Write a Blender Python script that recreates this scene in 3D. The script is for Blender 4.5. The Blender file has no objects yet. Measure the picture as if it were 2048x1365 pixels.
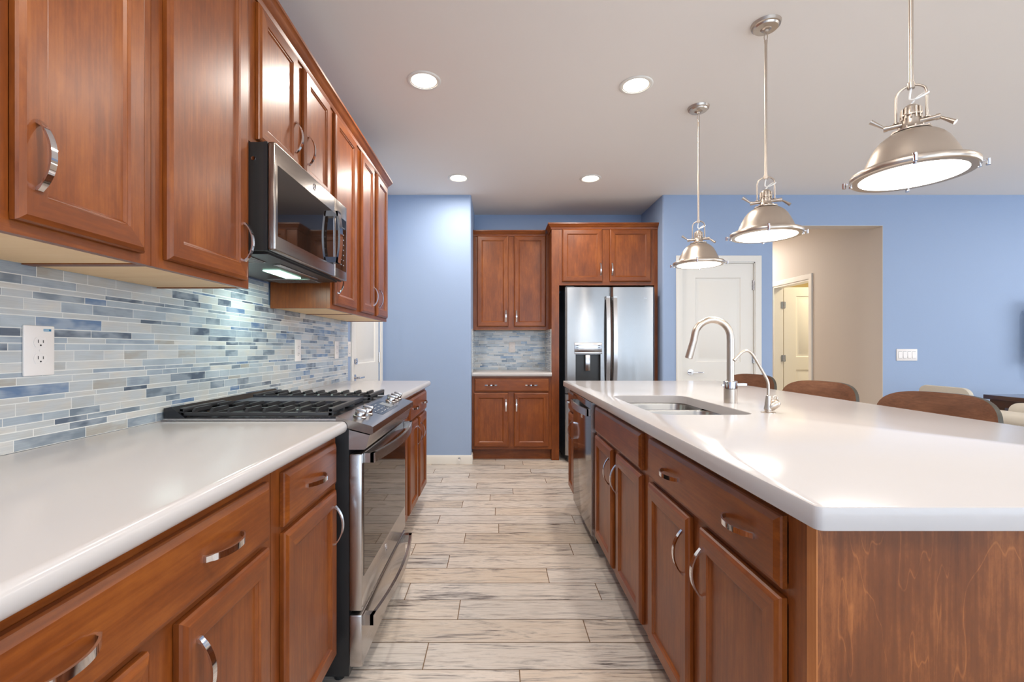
import bpy, bmesh, math, random
from mathutils import Vector, Matrix
PI = math.pi
S = bpy.context.scene
COL = S.collection
random.seed(7)

# ------------------------------------------------------------------ camera, world, light, exposure
EYE = 1.165
cd = bpy.data.cameras.new('camera'); cam = bpy.data.objects.new('camera', cd); COL.objects.link(cam)
cam.location = (0, 0, EYE); cam.rotation_euler = (PI/2, 0, 0)
cd.sensor_width = 36.0; cd.lens = 930/2048*36.0
cd.shift_x = 29/2048; cd.shift_y = 14.5/2048
cd.clip_start = 0.02
S.camera = cam
S.view_settings.view_transform = 'Standard'; S.view_settings.look = 'None'
S.view_settings.gamma = 1.0; S.view_settings.use_curve_mapping = False
S.view_settings.exposure = 0.38

W = bpy.data.worlds.new('world'); S.world = W; W.use_nodes = True
W.node_tree.nodes['Background'].inputs['Color'].default_value = (0.75, 0.87, 1.0, 1)
W.node_tree.nodes['Background'].inputs['Strength'].default_value = 1.3

def area(name, loc, rot, sx, sy, power, color=(1, 1, 1), shape='RECTANGLE', spread=PI):
    l = bpy.data.lights.new(name, 'AREA'); l.shape = shape; l.size = sx
    if shape in ('RECTANGLE', 'ELLIPSE'): l.size_y = sy
    l.energy = power; l.color = color; l.spread = spread
    o = bpy.data.objects.new(name, l); COL.objects.link(o); o.location = loc; o.rotation_euler = rot
    return o
# added lamps for window daylight, rear and right, tilted up to brighten the ceiling
area('window_fill_rear', (2.6, -3.05, 1.25), (PI/2+0.7, 0, 0), 6.0, 2.2, 105, (0.62, 0.80, 1.0))
area('window_fill_right', (7.85, 0.9, 1.35), (0, PI/2+0.65, 0), 2.0, 4.4, 115, (0.9, 0.95, 1.0))

CEIL = 2.713
BACK = 4.69
WL = -1.165

# ------------------------------------------------------------------ materials
def s2l(c):
    return tuple(((v/255)/12.92 if v/255 <= 0.04045 else (((v/255)+0.055)/1.055)**2.4) for v in c) + (1,)
def newmat(name):
    m = bpy.data.materials.new(name); m.use_nodes = True
    nt = m.node_tree; p = nt.nodes['Principled BSDF']
    return m, nt, p
def setp(p, **k):
    for a, v in k.items():
        n = a.replace('_', ' ')
        for key in p.inputs.keys():
            if key.lower() == n.lower(): p.inputs[key].default_value = v
def N(nt, t, **k):
    n = nt.nodes.new(t)
    for a, v in k.items(): setattr(n, a, v)
    return n
def L(nt, a, b): nt.links.new(a, b)

def plain(name, rgb, rough=0.5, metal=0.0, bump=0.0, bscale=200, var=0.0, **k):
    m, nt, p = newmat(name)
    setp(p, Base_Color=s2l(rgb), Roughness=rough, Metallic=metal, **k)
    tc = N(nt, 'ShaderNodeTexCoord'); nz = N(nt, 'ShaderNodeTexNoise')
    nz.inputs['Scale'].default_value = bscale; nz.inputs['Detail'].default_value = 3
    L(nt, tc.outputs['Object'], nz.inputs['Vector'])
    if bump:
        b = N(nt, 'ShaderNodeBump'); b.inputs['Strength'].default_value = bump; b.inputs['Distance'].default_value = 0.002
        L(nt, nz.outputs['Fac'], b.inputs['Height']); L(nt, b.outputs['Normal'], p.inputs['Normal'])
    if var:
        n2 = N(nt, 'ShaderNodeTexNoise'); n2.inputs['Scale'].default_value = 6; n2.inputs['Detail'].default_value = 4
        L(nt, tc.outputs['Object'], n2.inputs['Vector'])
        hsv = N(nt, 'ShaderNodeHueSaturation'); hsv.inputs['Color'].default_value = s2l(rgb)
        mr = N(nt, 'ShaderNodeMapRange'); mr.inputs['To Min'].default_value = 1-var; mr.inputs['To Max'].default_value = 1+var
        L(nt, n2.outputs['Fac'], mr.inputs['Value']); L(nt, mr.outputs['Result'], hsv.inputs['Value'])
        L(nt, hsv.outputs['Color'], p.inputs['Base Color'])
    return m

def wood(name, dark, mid, light, axis, scale=1.0, rough=0.36, coat=0.14, figure=False, spec=0.38):
    """grain runs along axis ('x','y' or 'z') of the object's own coordinates"""
    m, nt, p = newmat(name)
    tc = N(nt, 'ShaderNodeTexCoord'); oi = N(nt, 'ShaderNodeObjectInfo')
    add = N(nt, 'ShaderNodeVectorMath', operation='ADD'); mul = N(nt, 'ShaderNodeVectorMath', operation='SCALE')
    mul.inputs['Scale'].default_value = 13.7
    cx = N(nt, 'ShaderNodeCombineXYZ')
    for i in range(3): L(nt, oi.outputs['Random'], cx.inputs[i])
    L(nt, cx.outputs[0], mul.inputs[0]); L(nt, tc.outputs['Object'], add.inputs[0]); L(nt, mul.outputs[0], add.inputs[1])
    mp = N(nt, 'ShaderNodeMapping'); sc = [60*scale]*3; sc['xyz'.index(axis)] = 2.2*scale
    mp.inputs['Scale'].default_value = sc; L(nt, add.outputs[0], mp.inputs['Vector'])
    fine = N(nt, 'ShaderNodeTexNoise'); fine.inputs['Scale'].default_value = 2.5; fine.inputs['Detail'].default_value = 6
    L(nt, mp.outputs[0], fine.inputs['Vector'])
    mp2 = N(nt, 'ShaderNodeMapping'); sc = [9*scale]*3; sc['xyz'.index(axis)] = 3.0*scale
    mp2.inputs['Scale'].default_value = sc; L(nt, add.outputs[0], mp2.inputs['Vector'])
    blot = N(nt, 'ShaderNodeTexNoise'); blot.inputs['Scale'].default_value = 1.0; blot.inputs['Detail'].default_value = 9
    blot.inputs['Roughness'].default_value = 0.72
    L(nt, mp2.outputs[0], blot.inputs['Vector'])
    mx = N(nt, 'ShaderNodeMix'); mx.data_type = 'FLOAT'; mx.inputs[0].default_value = 0.30
    L(nt, blot.outputs['Fac'], mx.inputs[2]); L(nt, fine.outputs['Fac'], mx.inputs[3])
    src = mx.outputs[0]
    if figure:
        wv = N(nt, 'ShaderNodeTexNoise'); wv.inputs['Scale'].default_value = 1.0; wv.inputs['Detail'].default_value = 3
        wv.inputs['Distortion'].default_value = 0.4
        mp3 = N(nt, 'ShaderNodeMapping'); sc = [9]*3; sc['xyz'.index(axis)] = 1.5
        mp3.inputs['Scale'].default_value = sc; L(nt, add.outputs[0], mp3.inputs['Vector']); L(nt, mp3.outputs[0], wv.inputs['Vector'])
        k = N(nt, 'ShaderNodeMath', operation='MULTIPLY'); k.inputs[1].default_value = 9.0; L(nt, wv.outputs['Fac'], k.inputs[0])
        fr = N(nt, 'ShaderNodeMath', operation='FRACT'); L(nt, k.outputs[0], fr.inputs[0])
        ab = N(nt, 'ShaderNodeMath', operation='SUBTRACT'); L(nt, fr.outputs[0], ab.inputs[0]); ab.inputs[1].default_value = 0.5
        ab2 = N(nt, 'ShaderNodeMath', operation='ABSOLUTE'); L(nt, ab.outputs[0], ab2.inputs[0])
        mr = N(nt, 'ShaderNodeMapRange'); mr.inputs['From Max'].default_value = 0.035; mr.inputs['To Min'].default_value = 0.10; mr.inputs['To Max'].default_value = 0.0
        L(nt, ab2.outputs[0], mr.inputs['Value'])
        ad = N(nt, 'ShaderNodeMath', operation='ADD'); L(nt, src, ad.inputs[0]); L(nt, mr.outputs['Result'], ad.inputs[1]); src = ad.outputs[0]
    cr = N(nt, 'ShaderNodeValToRGB'); e = cr.color_ramp.elements
    e[0].position = 0.30; e[0].color = s2l(dark); e[1].position = 0.72; e[1].color = s2l(light)
    q = e.new(0.5); q.color = s2l(mid)
    L(nt, src, cr.inputs['Fac']); L(nt, cr.outputs['Color'], p.inputs['Base Color'])
    b = N(nt, 'ShaderNodeBump'); b.inputs['Strength'].default_value = 0.12; b.inputs['Distance'].default_value = 0.0006
    L(nt, fine.outputs['Fac'], b.inputs['Height']); L(nt, b.outputs['Normal'], p.inputs['Normal'])
    setp(p, Roughness=rough, Coat_Weight=coat, Coat_Roughness=0.26, Specular_IOR_Level=spec)
    return m

WD = ((92, 42, 12), (124, 62, 19), (158, 89, 33))
M = {}
M['wood'] = wood('maple_stain_vertical', *WD, 'z')
M['wood_h'] = wood('maple_stain_horizontal', *WD, 'x')
M['wood_y'] = wood('maple_stain_lengthwise', *WD, 'y')
M['wood_fig'] = wood('maple_stain_figured', (88, 44, 16), (118, 63, 26), (178, 106, 54), 'z', figure=True, rough=0.42, coat=0.1)
M['wood_edge'] = wood('maple_stain_edge', (160, 92, 44), (186, 116, 62), (204, 136, 80), 'z', rough=0.5, coat=0.0)
M['maple'] = wood('natural_maple_panel', (232, 190, 136), (242, 206, 156), (248, 218, 174), 'y', rough=0.5, coat=0.0)
M['walnut'] = wood('walnut_veneer', (78, 46, 28), (106, 68, 46), (134, 92, 66), 'y', scale=1.5, rough=0.5, coat=0.1)
M['darkwood'] = wood('dark_table_wood', (38, 10, 5), (58, 18, 9), (76, 26, 13), 'y', rough=0.15, coat=0.6)
M['walnut_back'] = plain('dark_laminate_rim', (66, 62, 54), 0.45, bump=0.1)
M['blue'] = plain('blue_wall_paint', (152, 172, 203), 0.6, bump=0.22, bscale=90)
M['ceil'] = plain('ceiling_paint', (238, 232, 226), 0.8, bump=0.12, bscale=60)
M['taupe'] = plain('taupe_wall_paint', (204, 194, 184), 0.65, bump=0.2, bscale=90)
M['cream'] = plain('cream_wall_paint', (232, 212, 160), 0.7, bump=0.1, bscale=90)
M['trim'] = plain('white_trim_paint', (232, 228, 220), 0.4, bump=0.03)
M['quartz'] = plain('white_quartz', (194, 189, 187), 0.16, bump=0.0, var=0.012, Specular_IOR_Level=0.28)
M['plastic'] = plain('white_plastic', (240, 234, 230), 0.3, bump=0.01)
M['dark'] = plain('dark_recess', (14, 12, 11), 0.6, bump=0.02)
M['slot'] = plain('slot_black', (20, 18, 18), 0.5, bump=0.02)
M['chrome'] = plain('polished_chrome', (226, 226, 230), 0.07, 1.0, bump=0.005)
M['black'] = plain('black_enamel_side', (34, 36, 38), 0.35, bump=0.03)
M['iron'] = plain('cast_iron', (44, 44, 46), 0.42, bump=0.25, bscale=500, Specular_IOR_Level=0.6)
M['griddle'] = plain('griddle_surface', (66, 68, 76), 0.35, 0.3, bump=0.05)
M['ctop'] = plain('cooktop_enamel', (30, 30, 34), 0.2, bump=0.02)
M['bglass'] = plain('oven_black_glass', (30, 25, 22), 0.03, bump=0.0, Specular_IOR_Level=0.6)
M['mwside'] = plain('microwave_case_grey', (58, 57, 56), 0.35, 0.4, bump=0.02)
M['fabric'] = plain('beige_fabric', (206, 198, 184), 0.9, bump=0.5, bscale=700, var=0.04)
M['cord'] = plain('white_cord', (240, 238, 234), 0.45, bump=0.02)
M['screen'] = plain('tv_screen', (10, 12, 20), 0.15, bump=0.0)
M['tvcase'] = plain('tv_case', (52, 58, 74), 0.4, bump=0.02)
M['sticker'] = plain('blue_sticker', (70, 150, 186), 0.4, bump=0.0)
M['mark'] = plain('pale_print', (205, 208, 212), 0.5, bump=0.0)
M['mark2'] = plain('grey_print', (120, 124, 130), 0.5, bump=0.0)
M['teal'] = plain('teal_print', (20, 110, 150), 0.4, bump=0.0)
M['wgrout'] = plain('white_grout', (226, 226, 222), 0.7, bump=0.1)
M['fgrout'] = plain('tan_floor_grout', (128, 102, 76), 0.85, bump=0.1)
M['outgrass'] = plain('patio_ground', (176, 168, 150), 0.9, bump=0.1, var=0.1)

def brushed(name, rgb, rough, axis, metal=1.0, aniso=0.6, warp=0.0, tang=0.0):
    m, nt, p = newmat(name)
    tc = N(nt, 'ShaderNodeTexCoord'); mp = N(nt, 'ShaderNodeMapping')
    sc = [900]*3; sc['xyz'.index(axis)] = 6; mp.inputs['Scale'].default_value = sc
    nz = N(nt, 'ShaderNodeTexNoise'); nz.inputs['Scale'].default_value = 1; nz.inputs['Detail'].default_value = 2
    L(nt, tc.outputs['Object'], mp.inputs['Vector']); L(nt, mp.outputs[0], nz.inputs['Vector'])
    mr = N(nt, 'ShaderNodeMapRange'); mr.inputs['To Min'].default_value = rough-0.06; mr.inputs['To Max'].default_value = rough+0.06
    L(nt, nz.outputs['Fac'], mr.inputs['Value']); L(nt, mr.outputs['Result'], p.inputs['Roughness'])
    b = N(nt, 'ShaderNodeBump'); b.inputs['Strength'].default_value = 0.05; b.inputs['Distance'].default_value = 0.0004
    L(nt, nz.outputs['Fac'], b.inputs['Height'])
    if warp:
        n2 = N(nt, 'ShaderNodeTexNoise'); n2.inputs['Scale'].default_value = 3.0; n2.inputs['Detail'].default_value = 0
        mp2 = N(nt, 'ShaderNodeMapping'); mp2.inputs['Scale'].default_value = (1, 1, 0.25)
        L(nt, tc.outputs['Object'], mp2.inputs['Vector']); L(nt, mp2.outputs[0], n2.inputs['Vector'])
        b2 = N(nt, 'ShaderNodeBump'); b2.inputs['Strength'].default_value = 1.0; b2.inputs['Distance'].default_value = warp
        L(nt, n2.outputs['Fac'], b2.inputs['Height']); L(nt, b2.outputs['Normal'], b.inputs['Normal'])
    L(nt, b.outputs['Normal'], p.inputs['Normal'])
    setp(p, Base_Color=s2l(rgb), Metallic=metal, Anisotropic=aniso, Anisotropic_Rotation=tang)
    return m
M['steel'] = brushed('brushed_stainless', (190, 186, 184), 0.25, 'x', warp=0.0)
M['mwsteel'] = brushed('microwave_stainless', (150, 141, 134), 0.22, 'x')
M['steelv'] = brushed('brushed_stainless_vertical', (158, 155, 153), 0.22, 'z', warp=0.010, aniso=0.85, tang=0.25)
M['bsteel'] = brushed('dark_stainless', (120, 106, 98), 0.16, 'x')
M['nickel'] = brushed('brushed_nickel', (196, 183, 170), 0.33, 'z', aniso=0.0)
M['sinksteel'] = brushed('sink_stainless', (158, 155, 152), 0.3, 'x', aniso=0.3)
M['dwsteel'] = brushed('dishwasher_stainless', (150, 138, 130), 0.12, 'z')

def emis(name, rgb, strength):
    m, nt, p = newmat(name)
    setp(p, Base_Color=s2l(rgb), Roughness=0.4)
    nz = N(nt, 'ShaderNodeTexNoise'); nz.inputs['Scale'].default_value = 2
    mr = N(nt, 'ShaderNodeMapRange'); mr.inputs['To Min'].default_value = strength*0.97; mr.inputs['To Max'].default_value = strength*1.03
    L(nt, nz.outputs['Fac'], mr.inputs['Value']); L(nt, mr.outputs['Result'], p.inputs['Emission Strength'])
    p.inputs['Emission Color'].default_value = s2l(rgb)
    return m
M['lens'] = emis('downlight_lens', (255, 246, 232), 9.0)
M['pglass'] = emis('pendant_frosted_glass', (255, 250, 242), 4.0)
M['mwlamp'] = emis('microwave_lamp_lens', (190, 255, 225), 3.0)

def glassmat():
    m, nt, p = newmat('window_glass'); setp(p, Base_Color=(1, 1, 1, 1), Roughness=0.0, Transmission_Weight=1.0, IOR=1.45); return m
M['glass'] = glassmat()

def tilemat():
    m, nt, p = newmat('mosaic_glass_tile')
    at = N(nt, 'ShaderNodeVertexColor'); at.layer_name = 'Col'
    tc = N(nt, 'ShaderNodeTexCoord')
    n1 = N(nt, 'ShaderNodeTexNoise'); n1.inputs['Scale'].default_value = 14; n1.inputs['Detail'].default_value = 2
    mp = N(nt, 'ShaderNodeMapping'); mp.inputs['Scale'].default_value = (1, 1, 2.2)
    L(nt, tc.outputs['Object'], mp.inputs['Vector']); L(nt, mp.outputs[0], n1.inputs['Vector'])
    n2 = N(nt, 'ShaderNodeTexNoise'); n2.inputs['Scale'].default_value = 1; n2.inputs['Detail'].default_value = 3
    mp2 = N(nt, 'ShaderNodeMapping'); mp2.inputs['Scale'].default_value = (14, 14, 420)
    L(nt, tc.outputs['Object'], mp2.inputs['Vector']); L(nt, mp2.outputs[0], n2.inputs['Vector'])
    cr = N(nt, 'ShaderNodeValToRGB'); cr.color_ramp.elements[0].position = 0.40; cr.color_ramp.elements[1].position = 0.60
    cr.color_ramp.elements[0].color = (0.0, 0, 0, 1); cr.color_ramp.elements[1].color = (1, 1, 1, 1)
    L(nt, n1.outputs['Fac'], cr.inputs['Fac'])
    mx = N(nt, 'ShaderNodeMix'); mx.data_type = 'RGBA'; mx.blend_type = 'MIX'
    sc = N(nt, 'ShaderNodeMath', operation='MULTIPLY'); sc.inputs[1].default_value = 0.45
    L(nt, cr.outputs['Color'], sc.inputs[0]); L(nt, sc.outputs[0], mx.inputs[0])
    L(nt, at.outputs['Color'], mx.inputs[6]); mx.inputs[7].default_value = s2l((190, 200, 208))
    hsv = N(nt, 'ShaderNodeHueSaturation'); mr = N(nt, 'ShaderNodeMapRange')
    mr.inputs['To Min'].default_value = 0.78; mr.inputs['To Max'].default_value = 1.18
    L(nt, n2.outputs['Fac'], mr.inputs['Value']); L(nt, mr.outputs['Result'], hsv.inputs['Value'])
    L(nt, mx.outputs[2], hsv.inputs['Color']); L(nt, hsv.outputs['Color'], p.inputs['Base Color'])
    setp(p, Roughness=0.22, Coat_Weight=0.5, Coat_Roughness=0.04)
    return m
M['tile'] = tilemat()

def floormat():
    m, nt, p = newmat('wood_look_floor_tile')
    at = N(nt, 'ShaderNodeVertexColor'); at.layer_name = 'Col'
    tc = N(nt, 'ShaderNodeTexCoord')
    sep = N(nt, 'ShaderNodeSeparateColor'); L(nt, at.outputs['Color'], sep.inputs[0])
    off = N(nt, 'ShaderNodeVectorMath', operation='SCALE'); off.inputs['Scale'].default_value = 40
    L(nt, at.outputs['Color'], off.inputs[0])
    add = N(nt, 'ShaderNodeVectorMath', operation='ADD'); L(nt, tc.outputs['Object'], add.inputs[0]); L(nt, off.outputs[0], add.inputs[1])
    def noise(scale, sx, sy, det, dist=0.0):
        mp = N(nt, 'ShaderNodeMapping'); mp.inputs['Scale'].default_value = (sx, sy, 1); L(nt, add.outputs[0], mp.inputs['Vector'])
        n = N(nt, 'ShaderNodeTexNoise'); n.inputs['Scale'].default_value = scale; n.inputs['Detail'].default_value = det
        n.inputs['Distortion'].default_value = dist; n.inputs['Roughness'].default_value = 0.65
        L(nt, mp.outputs[0], n.inputs['Vector']); return n
    g1 = noise(1.0, 4.0, 80, 8, 0.8); g2 = noise(1.0, 2.6, 13, 7, 1.2); g3 = noise(1, 7, 180, 3)
    cr = N(nt, 'ShaderNodeValToRGB'); e = cr.color_ramp.elements
    e[0].position = 0.34; e[0].color = s2l((136, 120, 110)); e[1].position = 0.58; e[1].color = s2l((230, 217, 202))
    q = e.new(0.45); q.color = s2l((210, 193, 175))
    mx = N(nt, 'ShaderNodeMix'); mx.data_type = 'FLOAT'; mx.inputs[0].default_value = 0.45
    L(nt, g1.outputs['Fac'], mx.inputs[2]); L(nt, g2.outputs['Fac'], mx.inputs[3]); L(nt, mx.outputs[0], cr.inputs['Fac'])
    # dark weathered streaks
    c2 = N(nt, 'ShaderNodeValToRGB'); c2.color_ramp.elements[0].position = 0.58; c2.color_ramp.elements[1].position = 0.72
    c2.color_ramp.elements[0].color = (0, 0, 0, 1); c2.color_ramp.elements[1].color = (1, 1, 1, 1)
    a = N(nt, 'ShaderNodeMath', operation='ADD'); L(nt, g2.outputs['Fac'], a.inputs[0]); L(nt, g1.outputs['Fac'], a.inputs[1])
    h = N(nt, 'ShaderNodeMath', operation='MULTIPLY'); L(nt, a.outputs[0], h.inputs[0]); h.inputs[1].default_value = 0.58
    L(nt, h.outputs[0], c2.inputs['Fac'])
    m2 = N(nt, 'ShaderNodeMix'); m2.data_type = 'RGBA'; L(nt, c2.outputs['Color'], m2.inputs[0])
    L(nt, cr.outputs['Color'], m2.inputs[6]); m2.inputs[7].default_value = s2l((110, 96, 88))
    hsv = N(nt, 'ShaderNodeHueSaturation'); mr = N(nt, 'ShaderNodeMapRange'); mr.inputs['To Min'].default_value = 0.88; mr.inputs['To Max'].default_value = 1.08
    L(nt, sep.outputs[0], mr.inputs['Value']); L(nt, mr.outputs['Result'], hsv.inputs['Value'])
    mr2 = N(nt, 'ShaderNodeMapRange'); mr2.inputs['To Min'].default_value = 0.55; mr2.inputs['To Max'].default_value = 1.05
    L(nt, sep.outputs[1], mr2.inputs['Value']); L(nt, mr2.outputs['Result'], hsv.inputs['Saturation'])
    L(nt, m2.outputs[2], hsv.inputs['Color']); L(nt, hsv.outputs['Color'], p.inputs['Base Color'])
    b = N(nt, 'ShaderNodeBump'); b.inputs['Strength'].default_value = 0.15; b.inputs['Distance'].default_value = 0.001
    L(nt, g3.outputs['Fac'], b.inputs['Height']); L(nt, b.outputs['Normal'], p.inputs['Normal'])
    setp(p, Roughness=0.38)
    return m
M['floor'] = floormat()

# ------------------------------------------------------------------ mesh helpers
class MB:
    def __init__(s): s.v = []; s.f = []; s.m = []; s.c = []
    def add(s, vs, fs, mat=0, col=None):
        b = len(s.v); s.v += [tuple(v) for v in vs]
        for f in fs: s.f.append([b+i for i in f]); s.m.append(mat); s.c.append(col)
        return s
    def bmadd(s, bm, mat=0):
        bm.verts.ensure_lookup_table(); bm.verts.index_update()
        s.add([v.co for v in bm.verts], [[v.index for v in f.verts] for f in bm.faces], mat); bm.free(); return s
    def box(s, x0, x1, y0, y1, z0, z1, mat=0, bev=0.0, seg=2):
        if bev <= 0:
            vs = [(x0,y0,z0),(x1,y0,z0),(x1,y1,z0),(x0,y1,z0),(x0,y0,z1),(x1,y0,z1),(x1,y1,z1),(x0,y1,z1)]
            return s.add(vs, [(0,3,2,1),(4,5,6,7),(0,1,5,4),(1,2,6,5),(2,3,7,6),(3,0,4,7)], mat)
        bm = bmesh.new(); bmesh.ops.create_cube(bm, size=1)
        for v in bm.verts: v.co = Vector(((x0+x1)/2+v.co.x*(x1-x0), (y0+y1)/2+v.co.y*(y1-y0), (z0+z1)/2+v.co.z*(z1-z0)))
        bev = min(bev, 0.49*min(x1-x0, y1-y0, z1-z0))
        bmesh.ops.bevel(bm, geom=list(bm.edges), offset=bev, segments=seg, affect='EDGES', profile=0.5)
        return s.bmadd(bm, mat)
    def cyl(s, p0, p1, r0, r1=None, n=20, mat=0):
        r1 = r0 if r1 is None else r1
        p0 = Vector(p0); p1 = Vector(p1); d = (p1-p0).normalized()
        u = d.orthogonal().normalized(); w = d.cross(u)
        a = []; b = []
        for i in range(n):
            t = 2*PI*i/n; o = u*math.cos(t)+w*math.sin(t); a.append(p0+o*r0); b.append(p1+o*r1)
        fs = [(i, (i+1) % n, n+(i+1) % n, n+i) for i in range(n)] + [tuple(range(n))[::-1], tuple(range(n, 2*n))]
        return s.add(a+b, fs, mat)
    def lathe(s, prof, c=(0, 0, 0), n=32, mat=0, M4=None):
        """prof = [(r, z)]; revolve about local z"""
        vs = []; fs = []
        for r, z in prof:
            for i in range(n):
                t = 2*PI*i/n; vs.append(Vector((r*math.cos(t), r*math.sin(t), z)))
        for k in range(len(prof)-1):
            for i in range(n):
                j = (i+1) % n; fs.append((k*n+i, k*n+j, (k+1)*n+j, (k+1)*n+i))
        if prof[0][0] > 1e-6: fs.append(tuple(range(n))[::-1])
        if prof[-1][0] > 1e-6: fs.append(tuple(range((len(prof)-1)*n, len(prof)*n)))
        if M4 is not None: vs = [M4 @ v for v in vs]
        vs = [v+Vector(c) for v in vs]
        return s.add(vs, fs, mat)
    def tube(s, pts, r, n=12, mat=0, closed=False, cap=True):
        pts = [Vector(p) for p in pts]; rs = r if isinstance(r, (list, tuple)) else [r]*len(pts)
        vs = []; up = None; m = len(pts)
        for i, p in enumerate(pts):
            if closed: d = (pts[(i+1) % m]-pts[i-1]).normalized()
            else: d = (pts[min(i+1, m-1)]-pts[max(i-1, 0)]).normalized()
            if up is None: up = d.orthogonal().normalized()
            up = (up-d*up.dot(d)).normalized(); w = d.cross(up)
            for k in range(n):
                t = 2*PI*k/n; vs.append(p+(up*math.cos(t)+w*math.sin(t))*rs[i])
        fs = []
        for i in range(m if closed else m-1):
            a = i*n; b = ((i+1) % m)*n
            for k in range(n): fs.append((a+k, a+(k+1) % n, b+(k+1) % n, b+k))
        if not closed and cap: fs += [tuple(range(n))[::-1], tuple(range((m-1)*n, m*n))]
        return s.add(vs, fs, mat)
    def prism(s, poly, a, b, axis='z', mat=0):
        """poly of 2-D points extruded along axis from a to b. axis z: (x,y); axis y: (x,z); axis x: (y,z)"""
        f = {'z': lambda p, t: (p[0], p[1], t), 'y': lambda p, t: (p[0], t, p[1]), 'x': lambda p, t: (t, p[0], p[1])}[axis]
        n = len(poly); vs = [f(p, a) for p in poly]+[f(p, b) for p in poly]
        fs = [tuple(range(n))[::-1], tuple(range(n, 2*n))]+[(i, (i+1) % n, n+(i+1) % n, n+i) for i in range(n)]
        return s.add(vs, fs, mat)
    def rings(s, rings, cap0=True, cap1=True, mat=0, closed=False):
        n = len(rings[0]); vs = [p for r in rings for p in r]; fs = []
        m = len(rings)
        for k in range(m if closed else m-1):
            a = k*n; b = ((k+1) % m)*n
            for i in range(n): fs.append((a+i, a+(i+1) % n, b+(i+1) % n, b+i))
        if cap0 and not closed: fs.append(tuple(range(n))[::-1])
        if cap1 and not closed: fs.append(tuple(range((m-1)*n, m*n)))
        return s.add(vs, fs, mat)
    def mesh(s, name, mats, smooth=35, colors=False, fixn=True):
        me = bpy.data.meshes.new(name); me.from_pydata(s.v, [], s.f)
        for m in mats: me.materials.append(M[m] if isinstance(m, str) else m)
        for p, k in zip(me.polygons, s.m): p.material_index = k
        if colors:
            ca = me.color_attributes.new('Col', 'FLOAT_COLOR', 'CORNER')
            for p, c in zip(me.polygons, s.c):
                for li in p.loop_indices: ca.data[li].color = c or (1, 1, 1, 1)
        if fixn:
            bm = bmesh.new(); bm.from_mesh(me); bmesh.ops.recalc_face_normals(bm, faces=bm.faces); bm.to_mesh(me); bm.free()
        if smooth:
            me.polygons.foreach_set('use_smooth', [True]*len(me.polygons)); me.set_sharp_from_angle(angle=math.radians(smooth))
        me.update(); return me
    def build(s, name, mats, parent=None, smooth=35, colors=False, fixn=True, loc=None, rot=None):
        if isinstance(mats, str): mats = [mats]
        o = bpy.data.objects.new(name, s.mesh(name, mats, smooth, colors, fixn)); COL.objects.link(o)
        if parent: o.parent = parent
        if loc: o.location = loc
        if rot: o.rotation_euler = rot
        return o

def rrect(x0, x1, y0, y1, r, k=5, inset=0.0):
    x0 += inset; x1 -= inset; y0 += inset; y1 -= inset; r = max(r-inset, 0.0005)
    pts = []
    for cx, cy, a in ((x1-r, y1-r, 0), (x0+r, y1-r, PI/2), (x0+r, y0+r, PI), (x1-r, y0+r, 1.5*PI)):
        for i in range(k+1):
            t = a+PI/2*i/k; pts.append((cx+r*math.cos(t), cy+r*math.sin(t)))
    return pts
def z3(p2, z): return [(p[0], p[1], z) for p in p2]

def thing(name, label, cat, loc=(0, 0, 0), rotz=0, group=None):
    o = bpy.data.objects.new(name, None); COL.objects.link(o); o.empty_display_size = 0.05
    o.location = loc; o.rotation_euler = (0, 0, rotz); o['label'] = label; o['category'] = cat
    if group: o['group'] = group
    return o
def tag(o, label, cat, group=None):
    o['label'] = label; o['category'] = cat
    if group: o['group'] = group
    return o
def struct(o): o['kind'] = 'structure'; return o
def dup(root, loc, rotz, label, group=None):
    r = root.copy(); COL.objects.link(r); r.location = loc; r.rotation_euler = (0, 0, rotz); r['label'] = label
    if group: r['group'] = group
    for ch in list(root.children):
        c = ch.copy(); COL.objects.link(c); c.parent = r
        for g in list(ch.children):
            d = g.copy(); COL.objects.link(d); d.parent = c
    return r
def link_mesh(name, me, parent, loc=(0, 0, 0), rot=(0, 0, 0)):
    o = bpy.data.objects.new(name, me); COL.objects.link(o); o.parent = parent; o.location = loc; o.rotation_euler = rot
    return o
def text(name, body, size, mat, parent, loc, rot, ext=0.0004):
    c = bpy.data.curves.new(name, 'FONT'); c.body = body; c.size = size; c.extrude = ext; c.align_x = 'CENTER'; c.align_y = 'CENTER'
    c.materials.append(M[mat]); o = bpy.data.objects.new(name, c); COL.objects.link(o); o.parent = parent
    me = bpy.data.meshes.new_from_object(o); bpy.data.objects.remove(o)
    o = bpy.data.objects.new(name, me); COL.objects.link(o); o.parent = parent
    o.location = loc; o.rotation_euler = rot; return o

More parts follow.
